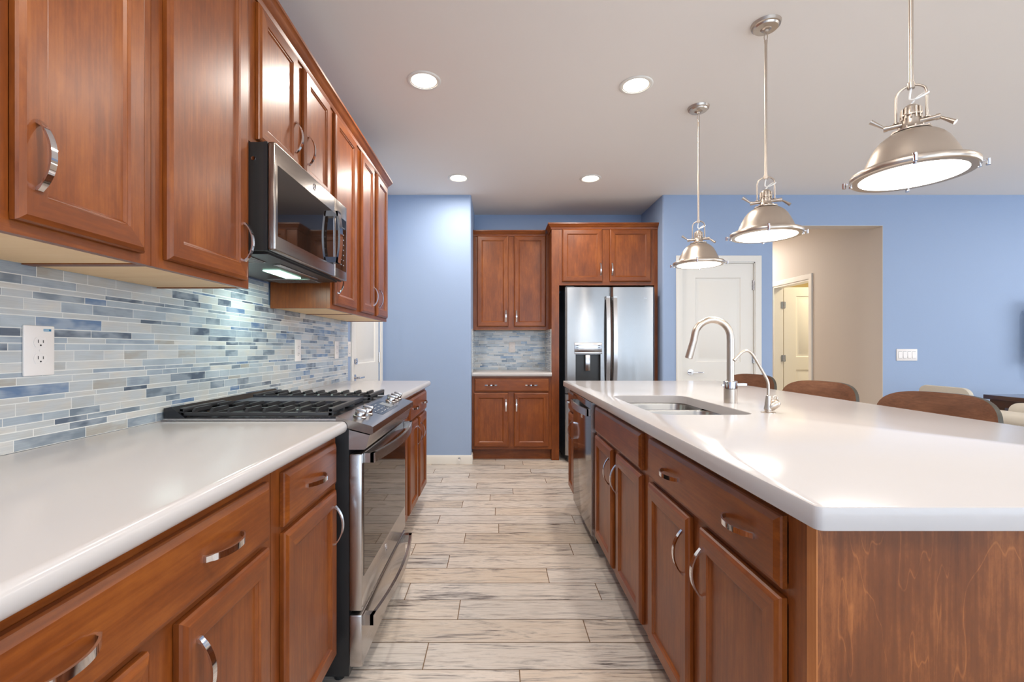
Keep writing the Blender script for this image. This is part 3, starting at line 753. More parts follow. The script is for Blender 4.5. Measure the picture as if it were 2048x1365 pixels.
b = MB(); b.cyl((-0.1767, 0, 0.2615), (-0.1925, 0, 0.206), 0.0158, 0.0165, 24); b.cyl((-0.1925, 0, 0.206), (-0.193, 0, 0.204), 0.0145, n=24); b.build('spray_head', 'nickel', t)
# filtered water tap
t = thing('water_tap', 'small brushed nickel filtered water tap with thin bent spout beside the faucet', 'faucet', (1.057, 1.815, 0.914))
b = MB(); b.lathe([(0, 0), (0.026, 0), (0.026, 0.002), (0.013, 0.004), (0.013, 0.01), (0.0155, 0.012), (0.0085, 0.066), (0.006, 0.068), (0, 0.068)], n=28); b.build('base', 'nickel', t)
b = MB()
d = Vector((0.8, -0.15, 0.62)).normalized(); q0 = Vector((0.0, 0, 0.018))
rotm = Vector((0, 0, 1)).rotation_difference(d).to_matrix().to_4x4()
b.lathe([(0, 0.0), (0.014, 0.0), (0.018, 0.012), (0.0175, 0.036), (0.012, 0.046), (0, 0.049)], (0.0, 0, 0.016), 24, M4=rotm)
b.tube([(0.030, -0.003, 0.050), (0.034, -0.003, 0.060), (0.028, -0.003, 0.066), (0.019, -0.002, 0.062), (0.014, -0.002, 0.052)], 0.003, 8)
b.build('valve', 'nickel', t, smooth=60)
sp = [(0, 0, 0.066), (0, 0, 0.105), (-0.003, 0, 0.122), (-0.012, 0, 0.142), (-0.042, 0, 0.196), (-0.058, 0, 0.222), (-0.068, 0, 0.234), (-0.080, 0, 0.241), (-0.092, 0, 0.240), (-0.104, 0, 0.234), (-0.116, 0, 0.222), (-0.129, 0, 0.208)]
def smooth_path(p, n=4):
    P = [Vector(q) for q in p]; out = []
    for i in range(len(P)-1):
        a, b_, c, d_ = P[max(i-1, 0)], P[i], P[i+1], P[min(i+2, len(P)-1)]
        for k in range(n):
            u = k/n; out.append(0.5*((2*b_)+(c-a)*u+(2*a-5*b_+4*c-d_)*u*u+(3*b_-a-3*c+d_)*u**3))
    out.append(P[-1]); return out
b = MB(); b.tube(smooth_path(sp), 0.0052, 14); b.cyl((-0.129, 0, 0.208), (-0.134, 0, 0.203), 0.0068, n=14); b.build('spout', 'nickel', t, smooth=60)

# ------------------------------------------------------------------ dishwasher
t = thing('dishwasher', 'tall-door dark stainless dishwasher in the island beyond the sink cabinet', 'dishwasher', (0.549, 3.2105, 0), -PI/2)
DW = 0.628   # local x 0..DW toward the camera
MB().box(0.004, DW-0.004, 0.001, 0.60, 0.08, 0.868).build('tub', 'black', t, smooth=0)
d = MB().box(0.004, DW-0.004, -0.026, 0.0, 0.117, 0.862, bev=0.004).build('door', 'dwsteel', t)
MB().box(DW-0.010, DW-0.0035, -0.0268, -0.002, 0.119, 0.860).build('edge_trim', 'steel', d, smooth=0)
MB().box(0.01, DW-0.01, 0.06, 0.075, 0.0, 0.079).build('toe_kick', 'black', t, smooth=0)
def bow_handle(x0, x1, z0, z1, y0, bow, th=0.010, end=0.026, mat='steel', n=24):
    """strap handle bowed outward (-y) between x0 and x1 with solid end feet on the surface y0"""
    b = MB(); rings = []
    for i in range(n+1):
        u = -1+2*i/n; x = (x0+x1)/2+(x1-x0)/2*u; o = y0-end-bow*(1-u*u)
        rings.append([(x, o, z0), (x, o, z1), (x, o+th, z1), (x, o+th, z0)])
    b.rings(rings)
    for a in (x0, x1-0.028): b.box(a, a+0.028, y0-end-0.003, y0, z0, z1)
    return b.mesh('handle', [mat], 30)
link_mesh('handle', bow_handle(0.05, DW-0.03, 0.782, 0.822, -0.026, 0.022, end=0.022, mat='steel'), d)
o = MB().box(0.30, 0.345, -0.0272, -0.0262, 0.735, 0.785).build('care_tag', 'plastic', d, smooth=0)

# ------------------------------------------------------------------ range (local x -> +Y, origin X=-0.556)
t = thing('gas_range', 'stainless slide-in gas range with black cast iron grates and two bowed handles', 'range', (BX, 1.5975, 0), PI/2)
RW = 0.759
def X(x): return -(x-BX)           # world X -> local y
b = MB(); b.box(0.002, RW-0.002, X(-0.511), X(WL+0.02), 0.035, 0.905)
for px in (0.05, RW-0.05):
    for py in (X(-0.56), X(-1.08)): b.cyl((px, py, 0.0), (px, py, 0.035), 0.018, n=12)
b.build('body', 'black', t, smooth=30)
b = MB(); b.box(0.0, RW, X(-0.556), X(WL+0.012), 0.9155, 0.9225, 0); b.box(0.008, RW-0.008, X(-0.562), X(-1.118), 0.9226, 0.926, 1)
b.prism([(X(-1.15), 0.9226), (X(-1.15), 0.958), (X(-1.125), 0.962), (X(-1.075), 0.9226)], 0.004, RW-0.004, 'x', 1)
b.build('cooktop', ['steel', 'ctop'], t, smooth=30)
# burners
for (bx, by, r) in ((0.14, X(-0.74), 0.045), (0.14, X(-0.98), 0.036), (0.62, X(-0.74), 0.05), (0.62, X(-0.98), 0.036)):
    q = MB(); q.lathe([(0, 0.9262), (r+0.012, 0.9262), (r+0.010, 0.932), (r, 0.935), (r, 0.939), (r-0.006, 0.942), (0, 0.942)], (bx, by, 0), 28); q.build('burner', 'iron', t)
def grate(x0, x1):
    g = MB(); ya, yb = X(-0.572), X(-1.10); zt = 0.957; zl = 0.930; w = 0.007
    for x in (x0, x1):
        s = 1 if x == x0 else -1
        g.box(min(x, x+s*0.014), max(x, x+s*0.014), ya, yb, zl, zl+0.013, bev=0.002)
    g.box(x0, x1, ya-0.002, ya+0.014, zt-0.014, zt+0.001, bev=0.003); g.box(x0, x1, yb-0.014, yb+0.002, zt-0.014, zt+0.001, bev=0.003)
    for x in (x0, x1):
        for y in (ya+0.006, yb-0.006): g.box(x-0.007 if x == x1 else x, x if x == x1 else x+0.007, y-0.007, y+0.007, zl, zt-0.003)
    n = 8
    for i in range(n):
        y = ya+0.055+(yb-ya-0.10)*i/(n-1)
        for a, bq in ((x0, 0.40), (x1, 0.40)):
            d_ = (x1-x0)*bq; sgn = 1 if a == x0 else -1
            prof = [(a, zl+0.004), (a+sgn*0.004, zt-0.008), (a+sgn*0.014, zt), (a+sgn*d_, zt), (a+sgn*(d_+0.004), zt-0.004), (a+sgn*d_, zt-0.013), (a+sgn*0.022, zt-0.013), (a+sgn*0.012, zt-0.020), (a+sgn*0.010, zl+0.004)]
            g.prism(prof, y-w/2-0.001, y+w/2+0.001, 'y')
    g.box((x0+x1)/2-0.006, (x0+x1)/2+0.006, ya, yb, zt-0.024, zt-0.013)
    for y in (X(-0.74), X(-0.98)): g.box(x0+0.01, x1-0.01, y-0.005, y+0.005, zt-0.024, zt-0.013)
    return g
for a, bq in ((0.012, 0.262), (RW-0.262, RW-0.012)): grate(a, bq).build('grate', 'iron', t, smooth=30)
g = MB(); g.box(0.27, RW-0.27, X(-0.60), X(-1.09), 0.9265, 0.947, bev=0.004)
g.box(0.27, 0.278, X(-0.60), X(-1.09), 0.947, 0.952); g.box(RW-0.278, RW-0.27, X(-0.60), X(-1.09), 0.947, 0.952)
g.build('griddle', 'griddle', t, smooth=30)
# control panel
prof = [(X(-0.556), 0.9300), (X(-0.436), 0.8985), (X(-0.4285), 0.894), (X(-0.4275), 0.888), (X(-0.4275), 0.872), (X(-0.432), 0.868), (X(-0.556), 0.900)]
cpn = MB().prism(prof, 0.0, RW, 'x').build('control_panel', 'mwsteel', t, smooth=30)
sl = math.atan2(0.0315, 0.12)
def onp(xw):   # height of the panel top at world X
    return 0.930+(xw+0.556)*(-0.0315/0.12)
def knob(px, xw):
    nrm = Vector((0, -math.sin(sl), math.cos(sl))); rotm = Vector((0, 0, 1)).rotation_difference(nrm).to_matrix().to_4x4()
    k = MB(); k.lathe([(0, 0.0002), (0.0235, 0.0002), (0.0235, 0.004), (0.019, 0.007), (0.0185, 0.020), (0.017, 0.022), (0, 0.022)], n=26, M4=rotm)
    for i in range(4):
        pass
    kb = MB(); kb.box(-0.006, 0.006, -0.0195, 0.0195, 0.020, 0.031, bev=0.002)
    k.add([rotm @ Vector(v) for v in kb.v], kb.f)
    return k.build('knob', 'steel', cpn, loc=(px, X(xw), onp(xw)))
for px, xw in ((0.088, -0.500), (0.180, -0.500), (0.575, -0.500), (0.648, -0.500), (0.715, -0.500)): knob(px, xw)
ds = MB()
def slab(x0, x1, wa, wb, lift, th, mat=0):
    za, zb = onp(wa)+lift, onp(wb)+lift
    ds.add([(x0, X(wa), za), (x1, X(wa), za), (x1, X(wb), zb), (x0, X(wb), zb)], [(0, 1, 2, 3)], mat)
slab(0.235, 0.525, -0.538, -0.452, 0.0006, 0, 0)
for i in range(9):
    for jx in range(4):
        if (i+jx) % 3: slab(0.255+i*0.018, 0.262+i*0.018, -0.525+jx*0.018, -0.521+jx*0.018, 0.0009, 0, 1)
slab(0.44, 0.505, -0.520, -0.468, 0.0009, 0, 2)
dd = ds.build('display', ['ctop', 'mark', 'mark2'], cpn, smooth=0, fixn=False)
# fascia, oven door, drawer
MB().prism([(X(-0.511), 0.884), (X(-0.440), 0.866), (X(-0.452), 0.820), (X(-0.458), 0.816), (X(-0.511), 0.816)], 0.001, RW-0.001, 'x').build('fascia', 'steel', t, smooth=0)
od = MB().box(0.001, RW-0.001, X(-0.466), X(-0.5105), 0.259, 0.801, bev=0.006).build('oven_door', 'steel', t)
MB().box(0.020, RW-0.020, X(-0.4645), X(-0.470), 0.373, 0.765, bev=0.0006, seg=1).build('window', 'bglass', od)
link_mesh('handle', bow_handle(0.02, RW-0.02, 0.767, 0.800, X(-0.4645), 0.034, th=0.012, end=0.034, mat='steel'), od)
dr = MB().box(0.001, RW-0.001, X(-0.466), X(-0.5105), 0.066, 0.246, bev=0.006).build('storage_drawer', 'steel', t)
link_mesh('handle', bow_handle(0.02, RW-0.02, 0.200, 0.236, X(-0.466), 0.030, th=0.012, end=0.034, mat='steel'), dr)
def emblem(parent, loc, rot, r):
    ring = MB(); ring.tube([(r*math.cos(2*PI*i/32), r*math.sin(2*PI*i/32), 0) for i in range(32)], r*0.09, 8, closed=True)
    for a in range(4):
        th = PI/4+a*PI/2
        ring.tube([(r*0.83*math.cos(th+u), r*0.83*math.sin(th+u), 0) for u in (-0.5, -0.25, 0, 0.25, 0.5)], r*0.05, 6)
    lg = ring.build('logo', 'chrome', parent, loc=loc, rot=rot)
    text('lettering', 'GE', r*0.95, 'chrome', parent, loc, rot)
emblem(od, (0.345, X(-0.4655), 0.333), (PI/2, 0, 0), 0.014)

# ------------------------------------------------------------------ microwave (local x -> +Y)
t = thing('microwave', 'stainless and black over-the-range microwave hung beneath the short wall cabinet', 'microwave', (BX, 1.5895, 0), PI/2)
MWW = 0.756; zt, zb = 1.873, 1.497
b = MB(); b.box(0.001, MWW-0.001, X(-0.800), X(WL+0.012), zb+0.004, zt-0.002); b.build('case', 'mwside', t, smooth=0)
b = MB(); b.box(0.0, MWW, X(-0.787), X(-0.7995), zb+0.002, zt); b.build('front_frame', 'black', t, smooth=0)
df = MB().box(0.0, 0.585, X(-0.76), X(-0.7865), zb+0.004, zt, bev=0.006, seg=3).build('door', 'mwsteel', t)
MB().box(0.018, 0.560, X(-0.7592), X(-0.765), 1.552, 1.798, bev=0.0006, seg=1).build('window', 'bglass', df)
pnl = MB().box(0.587, MWW, X(-0.76), X(-0.7865), zb+0.004, zt, bev=0.005, seg=3).build('control_panel', 'mwsteel', t)
b = MB(); b.box(0.597, MWW-0.012, X(-0.7592), X(-0.765), 1.545, 1.80)
b.build('keypad', 'bglass', pnl)
b = MB()
for i in range(7):
    for j in range(3): b.box(0.625+j*0.035, 0.639+j*0.035, X(-0.7588), X(-0.7592), 1.57+i*0.025, 1.575+i*0.025)
b.box(0.622, 0.72, X(-0.7588), X(-0.7592), 1.755, 1.758); b.build('key_marks', 'mark2', pnl, smooth=0)
# vertical bowed handle
rings = []; n = 20
for i in range(n+1):
    u = -1+2*i/n; z = 1.675+0.118*u; o_ = X(-0.7592)-0.030-0.012*(1-u*u)
    rings.append([(0.530, o_, z), (0.568, o_, z), (0.568, o_+0.009, z), (0.530, o_+0.009, z)])
b = MB().rings(rings)
for z in (1.557, 1.768): b.box(0.530, 0.568, X(-0.7592)-0.032, X(-0.7592), z, z+0.025)
b.build('handle', 'chrome', df, smooth=30)
emblem(df, (0.345, X(-0.7595), 1.836), (PI/2, 0, 0), 0.013)
b = MB(); b.cyl((0.0012, X(-0.835), 1.815), (-0.001, X(-0.835), 1.815), 0.007, n=16); b.build('screw', 'chrome', t)
b = MB(); b.box(0.03, MWW-0.03, X(-0.80), X(-1.13), zb-0.004, zb+0.0035)
for (x0, x1, w0, w1) in ((0.04, 0.20, -0.86, -1.05), (0.53, 0.70, -0.86, -1.05)):
    pass
b.build('underside', 'mwside', t, smooth=0)
for x0 in (0.045, 0.60):
    b = MB(); b.box(x0, x0+0.135, X(-0.88), X(-1.09), zb-0.007, zb-0.0045, 0)
    for k in range(11): b.box(x0+0.006+k*0.0118, x0+0.010+k*0.0118, X(-0.885), X(-1.085), zb-0.0085, zb-0.007, 0)
    b.build('vent_grille', 'steel', t, smooth=0)
MB().box(0.22, 0.60, X(-0.845), X(-0.872), zb-0.008, zb-0.0045, bev=0.001).build('light_bar', 'steel', t)
MB().box(0.36, 0.575, X(-0.915), X(-0.985), zb-0.008, zb-0.0045, bev=0.001).build('lamp_lens', 'mwlamp', t)
area('microwave_lamp', (BX-X(-0.945), 1.5895+0.47, zb-0.02), (0, 0, 0), 0.14, 0.07, 1.6, (0.8, 1.0, 0.93))

# ------------------------------------------------------------------ refrigerator (faces -Y)
t = thing('refrigerator', 'large stainless french door refrigerator with a water dispenser in its left door', 'refrigerator', (1.143, 4.72, 0))
hw = 0.454
b = MB(); b.box(-hw+0.004, hw-0.004, 0.065, 0.64, 0.03, 1.778)
for px in (-0.38, 0.38): b.cyl((px, 0.12, 0), (px, 0.12, 0.03), 0.02, n=12); b.cyl((px, 0.58, 0), (px, 0.58, 0.03), 0.02, n=12)
b.box(-hw+0.01, -hw+0.09, 0.03, 0.16, 1.7785, 1.80); b.box(hw-0.09, hw-0.01, 0.03, 0.16, 1.7785, 1.80)
b.build('case', 'black', t, smooth=30)
def curved_door(x0, x1, z0, z1, hole=None):
    """slightly domed door front (bulges toward -y), optional rectangular recess"""
    b = MB(); n = 24
    xs = [x0+(x1-x0)*i/n for i in range(n+1)]
    if hole:
        xs = sorted(set([x for x in xs if min(abs(x-hole[0]), abs(x-hole[1])) > 0.006]+[hole[0], hole[1]]))
    def fy(x):
        u = (x-(x0+x1)/2)/((x1-x0)/2); e = max(0, abs(u)-0.955)/0.045
        return -0.006*(1-u*u)+0.012*e*e
    zs = [z0, z1] if not hole else [z0, hole[2], hole[3], z1]
    for i in range(len(xs)-1):
        a, c = xs[i], xs[i+1]
        for j in range(len(zs)-1):
            if hole and j == 1 and a >= hole[0]-1e-6 and c <= hole[1]+1e-6: continue
            b.add([(a, fy(a), zs[j]), (c, fy(c), zs[j]), (c, fy(c), zs[j+1]), (a, fy(a), zs[j+1])], [(0, 1, 2, 3)])
    for z in (z0, z1):
        b.add([(x, fy(x), z) for x in xs]+[(x1, 0.06, z), (x0, 0.06, z)], [tuple(range(len(xs)+2))])
    for x in (x0, x1): b.add([(x, fy(x), z0), (x, 0.06, z0), (x, 0.06, z1), (x, fy(x), z1)], [(0, 1, 2, 3)])
    b.add([(x0, 0.06, z0), (x1, 0.06, z0), (x1, 0.06, z1), (x0, 0.06, z1)], [(0, 1, 2, 3)])
    return b, fy
def mk(b, name, mat, parent, ang=25):
    me = b.mesh(name, [mat], 0); bm = bmesh.new(); bm.from_mesh(me); bmesh.ops.remove_doubles(bm, verts=bm.verts, dist=1e-6)
    bmesh.ops.recalc_face_normals(bm, faces=bm.faces); bm.to_mesh(me); bm.free()
    me.polygons.foreach_set('use_smooth', [True]*len(me.polygons)); me.set_sharp_from_angle(angle=math.radians(ang))
    return link_mesh(name, me, parent)
xs_ = 0.010
hole = (1.152-1.143+0.632-0.89+0.0, 0, 0, 0)
HX0, HX1, HZ0, HZ1 = (1151-995)*4.72/930-1.143, (1201-995)*4.72/930-1.143, 0.83, 1.104
b, fy = curved_door(-hw, xs_-0.003, 0.705, 1.785, (HX0, HX1, HZ0, HZ1))
ld = mk(b, 'door', 'steelv', t)
b, fy2 = curved_door(xs_+0.003, hw, 0.705, 1.785); rd = mk(b, 'door', 'steelv', t)
b, fy3 = curved_door(-hw, hw, 0.075, 0.695); fd = mk(b, 'freezer_drawer', 'steelv', t)
b = MB(); b.box(-hw+0.02, hw-0.02, 0.02, 0.06, 0.02, 0.07); b.build('base_grille', 'black', t, smooth=0)
# dispenser
b = MB(); b.box(HX0-0.001, HX1+0.001, 0.054, 0.056, HZ0, HZ1, 0); b.box(HX0-0.001, HX0+0.001, -0.004, 0.056, HZ0, HZ1); b.box(HX1-0.001, HX1+0.001, -0.004, 0.056, HZ0, HZ1)
b.box(HX0, HX1, -0.002, 0.056, HZ1-0.001, HZ1+0.001); b.box(HX0, HX1, -0.010, 0.056, HZ0-0.001, HZ0+0.004)
dp = b.build('dispenser_recess', 'mwside', ld, smooth=0)
b = MB(); b.box(HX0-0.012, HX1+0.012, -0.0135, -0.006, 1.108, 1.126, bev=0.002); b.box(HX0-0.012, HX1+0.012, -0.012, -0.004, 1.127, 1.222, bev=0.002)
cp = b.build('dispenser_panel', 'steel', ld)
b = MB()
for k in range(3):
    for s in (HX0+0.006, HX1-0.028): b.box(s, s+0.022, -0.0128, -0.0121, 1.145+k*0.022, 1.152+k*0.022)
b.build('touch_marks', 'mark2', cp, smooth=0)
b = MB(); cxp = (HX0+HX1)/2; b.box(cxp-0.024, cxp+0.024, 0.010, 0.022, 0.935, 1.098, bev=0.003); b.build('dispenser_paddle', 'steel', ld)
for s, x0, par in ((-1, -0.052, ld), (1, 0.024+0.010, rd)):
    x0 = (1211-995)*4.72/930-1.143 if s < 0 else (1225-995)*4.72/930-1.143
    rings = []; n = 28
    for i in range(n+1):
        u = -1+2*i/n; z = 1.245+0.445*u; o_ = -0.034-0.026*(1-u*u)
        rings.append([(x0, o_, z), (x0+0.038, o_, z), (x0+0.038, o_+0.013, z), (x0, o_+0.013, z)])
    q = MB().rings(rings)
    for z in (0.80, 1.655): q.box(x0, x0+0.038, -0.036, -0.004, z, z+0.035)
    q.build('handle', 'steel', par, smooth=30)
rings = [[(x, -0.034-0.022*(1-u*u), 0.60), (x, -0.034-0.022*(1-u*u), 0.636), (x, -0.022-0.022*(1-u*u), 0.636), (x, -0.022-0.022*(1-u*u), 0.60)] for u, x in [(-1+2*i/20, 0.38*(-1+2*i/20)) for i in range(21)]]
q = MB().rings(rings); q.box(-0.38, -0.35, -0.036, -0.004, 0.60, 0.636); q.box(0.35, 0.38, -0.036, -0.004, 0.60, 0.636); q.build('handle', 'steel', fd, smooth=30)
emblem(rd, ((1291-995)*4.72/930-1.143, -0.004, 1.678), (PI/2, 0, 0), 0.010)

# ------------------------------------------------------------------ backsplashes
TH = [0.029, 0.019, 0.016, 0.021, 0.031, 0.014, 0.029, 0.019, 0.013, 0.023]
PAL = [((206, 203, 197), 20), ((188, 190, 189), 22), ((170, 180, 188), 14), ((150, 162, 174), 10), ((122, 134, 146), 13), ((88, 100, 116), 12), ((98, 124, 158), 7), ((172, 168, 160), 8)]
def pick(r, pal=PAL):
    k = r.uniform(0, sum(w for _, w in pal))
    for c_, w in pal:
        k -= w
        if k <= 0: return s2l(c_)
    return s2l(pal[0][0])
def tiles(mb, a, b_, z0, z1, put, seed, skip=()):
    r = random.Random(seed); z = z0; i = 0; g = 0.0013
    while z < z1-0.004:
        h = min(TH[i % len(TH)], z1-z); i += 1
        u = a-r.uniform(0, 0.15)
        while u < b_:
            w = r.choice((0.073, 0.097, 0.097, 0.122, 0.147, 0.195)); p, q = max(u, a), min(u+w, b_)
            if q-p > 0.006: put(p+g, q-g, z+g, z+h-g, pick(r))
            u += w
        z += h
def face_box(mb, x0, x1, y0, y1, z0, z1, col):
    vs = [(x0,y0,z0),(x1,y0,z0),(x1,y1,z0),(x0,y1,z0),(x0,y0,z1),(x1,y0,z1),(x1,y1,z1),(x0,y1,z1)]
    mb.add(vs, [(0,3,2,1),(4,5,6,7),(0,1,5,4),(1,2,6,5),(2,3,7,6),(3,0,4,7)], 0, col)
bs = MB(); bs.box(WL+0.0005, WL+0.0073, 0.30, 3.60, 0.9148, 1.3825, 1); bs.box(WL+0.0005, WL+0.0073, 1.6, 2.35, 1.3825, 1.49, 1)
tiles(bs, 0.30, 3.60, 0.9155, 1.3825, lambda p, q, u, v, c_: face_box(bs, WL+0.0071, WL+0.0078, p, q, u, v, c_), 11)
tiles(bs, 1.6, 2.35, 1.3835, 1.49, lambda p, q, u, v, c_: face_box(bs, WL+0.0071, WL+0.0078, p, q, u, v, c_), 12)
tag(bs.build('backsplash', ['tile', 'wgrout'], smooth=0, colors=True), 'long mosaic backsplash of grey and blue glass strips on the left wall', 'backsplash')
b2 = MB(); b2.box(XA+0.0015, 0.561, YA-0.0073, YA-0.0005, 0.9148, 1.366, 1); b2.box(XA+0.0005, XA+0.0073, 4.80, YA-0.006, 0.9148, 1.366, 1); b2.box(0.5547, 0.5615, 4.85, YA-0.006, 0.9148, 1.366, 1)
tiles(b2, XA+0.008, 0.553, 0.9155, 1.366, lambda p, q, u, v, c_: face_box(b2, p, q, YA-0.0078, YA-0.0071, u, v, c_), 21)
tiles(b2, 4.80, YA-0.009, 0.9155, 1.366, lambda p, q, u, v, c_: face_box(b2, XA+0.0071, XA+0.0078, p, q, u, v, c_), 22)
tiles(b2, 4.85, YA-0.009, 0.9155, 1.366, lambda p, q, u, v, c_: face_box(b2, 0.5542, 0.5549, p, q, u, v, c_), 23)
tag(b2.build('backsplash', ['tile', 'wgrout'], smooth=0, colors=True), 'small mosaic backsplash in the alcove under its wall cabinet', 'backsplash')

# ------------------------------------------------------------------ outlets and switches (local front -y, centred)
def outlet(label, loc, rotz, sticker=False, w=0.079, h=0.126):
    t = thing('outlet', label, 'outlet', loc, rotz)
    MB().box(-w/2, w/2, -0.006, 0.0, -h/2, h/2, bev=0.003).build('cover_plate', 'plastic', t)
    for s in (1, -1):
        cz = s*0.0205; q = MB(); pts = []
        for i in range(32):
            a = 2*PI*i/32; pts.append((0.0168*math.cos(a), max(-0.0125, min(0.0125, 0.0168*math.sin(a)))+cz))
        q.prism(pts, -0.0078, -0.0062, 'y'); r_ = q.build('socket', 'plastic', t)
        k = MB(); k.box(-0.0072, -0.0056, -0.0084, -0.0079, cz-0.001, cz+0.007); k.box(0.0056, 0.0072, -0.0084, -0.0079, cz-0.001, cz+0.006)
        k.cyl((0, -0.0079, cz-0.0070), (0, -0.0084, cz-0.0070), 0.0022, n=10); k.build('slot', 'slot', r_)
    MB().cyl((0, -0.0062, 0), (0, -0.0072, 0), 0.0028, n=12).build('screw', 'plastic', t)
    if sticker:
        st = MB().box(0.009, 0.029, -0.0066, -0.0062, 0.049, 0.055).build('sticker', 'sticker', t, smooth=0); st['label'] = 'small blue sticker'
        m_ = MB(); m_.box(0.023, 0.0285, -0.0068, -0.0066, 0.0495, 0.0545); m_.build('sticker_mark', 'teal', st, smooth=0)
        k = MB()
        for i in range(5): k.box(0.0105+i*0.0025, 0.0118+i*0.0025, -0.0068, -0.0066, 0.0505, 0.0535)
        k.build('sticker_print', 'mark', st, smooth=0)
    return t
TX = WL+0.0079
outlet('white duplex outlet with a small blue sticker, on the mosaic nearest the camera', (TX, 1.170, 1.159), PI/2, True)
outlet('white outlet on the left mosaic behind the range grates', (TX, 2.687, 1.152), PI/2)
outlet('white outlet on the left mosaic near its far end', (TX, 3.335, 1.152), PI/2)
outlet('white outlet centred on the alcove mosaic backsplash', ((1024-995)*5.38/930, YA-0.0079, 1.165+2*5.38/930-0.0), 0, w=0.072, h=0.118)
def switch(label, loc, rotz, n, w):
    t = thing('light_switch', label, 'switch', loc, rotz); h = 0.118
    MB().box(-w/2, w/2, -0.006, 0, -h/2, h/2, bev=0.003).build('cover_plate', 'plastic', t)
    for i in range(n):
        cx_ = (i-(n-1)/2)*0.046
        q = MB(); q.prism([(-0.0062, -0.033), (-0.0105, -0.033), (-0.0075, 0.0), (-0.0078, 0.033), (-0.0062, 0.033)], cx_-0.0165, cx_+0.0165, 'x'); q.build('rocker', 'plastic', t, smooth=0)
        MB().box(cx_-0.018, cx_+0.018, -0.0064, -0.0061, -0.035, 0.035).build('rocker_gap', 'mark2', t, smooth=0)
    return t
switch('narrow white light switch on the blue wall between mosaic and white door', (WL+0.0005, 3.640, 1.158), PI/2, 1, 0.072)
switch('wide white four-gang light switch on the blue wall right of the hall opening', ((1813-995)*BACK/930, BACK-0.0005, 1.165-13.3*BACK/930), 0, 4, 0.210)
# door stop
t = thing('door_stop', 'small white spring door stop on the baseboard left of the alcove', 'door stop', ((919-995)*BACK/930, BACK-0.015, 0.055))
b = MB(); b.cyl((0, 0, 0), (0, -0.004, 0), 0.012, n=16); b.cyl((0, -0.004, 0), (0, -0.06, 0), 0.005, n=12); b.build('spring', 'steel', t)
MB().cyl((0, -0.0602, 0), (0, -0.075, 0), 0.009, n=14).build('rubber_tip', 'plastic', t)

# ------------------------------------------------------------------ recessed lights
DL = [((848-995)*2.686/930, 2.686, 'round recessed ceiling light, left one of the nearer pair', 10), ((1272-995)*2.732/930, 2.732, 'round recessed ceiling light, right one of the nearer pair, beside the pendants', 10),
      ((917-995)*4.222/930, 4.222, 'round recessed ceiling light near the back wall, left of the alcove', 10), ((1181-995)*4.234/930, 4.234, 'round recessed ceiling light in front of the refrigerator cabinet', 10)]
t0 = None
for i, (x, y, lab, pw) in enumerate(DL):
    if t0 is None:
        t0 = thing('recessed_light', lab, 'ceiling light', (x, y, CEIL), 0, 'recessed ceiling lights')
        r_ = MB().lathe([(0.080, -0.003), (0.083, -0.0006), (0.097, -0.0006), (0.0965, -0.004), (0.090, -0.0075), (0.080, -0.0065), (0.080, -0.003)], n=40).build('trim_ring', 'trim', t0, smooth=60)
        MB().lathe([(0, -0.0045), (0.050, -0.0045), (0.0795, -0.0025), (0.0795, -0.0008), (0, -0.0008)], n=40).build('lens', 'lens', t0, smooth=60)
        o = t0
    else: o = dup(t0, (x, y, CEIL), 0, lab)
    area('recessed_lamp', (x, y, CEIL-0.02), (0, 0, 0), 0.14, 0.14, pw, (1.0, 0.93, 0.84), 'DISK')
# added unseen copies of the lights and their lamps, to brighten the room
for x, y, w_ in ((0.2, 0.6, 'above the aisle right over the near end of the counters'), (-0.3, -1.2, 'behind the kitchen run on the left, out of the photo'), (3.6, 0.9, 'over the sofa'),
                 (5.8, 0.9, 'near the right wall window'), (5.8, 3.0, 'over the far side of the dining table'), (2.0, -1.6, 'by the glazed rear wall, nearer the kitchen'), (4.6, -1.6, 'by the glazed rear wall, nearer the living side')):
    dup(t0, (x, y, CEIL), 0, 'added unseen recessed ceiling light '+w_)
    area('recessed_lamp', (x, y, CEIL-0.02), (0, 0, 0), 0.14, 0.14, 15, (1.0, 0.93, 0.84), 'DISK')
# unseen lamp added to light the hall evenly, and the side room lamp
area('hall_fill', (3.25, 7.1, CEIL-0.03), (0, 0, 0), 0.6, 0.6, 34, (1.0, 0.93, 0.85), 'DISK')
area('side_room_lamp', (5.0, 5.9, CEIL-0.03), (0, 0, 0), 0.5, 0.5, 34, (1.0, 0.85, 0.58), 'DISK')

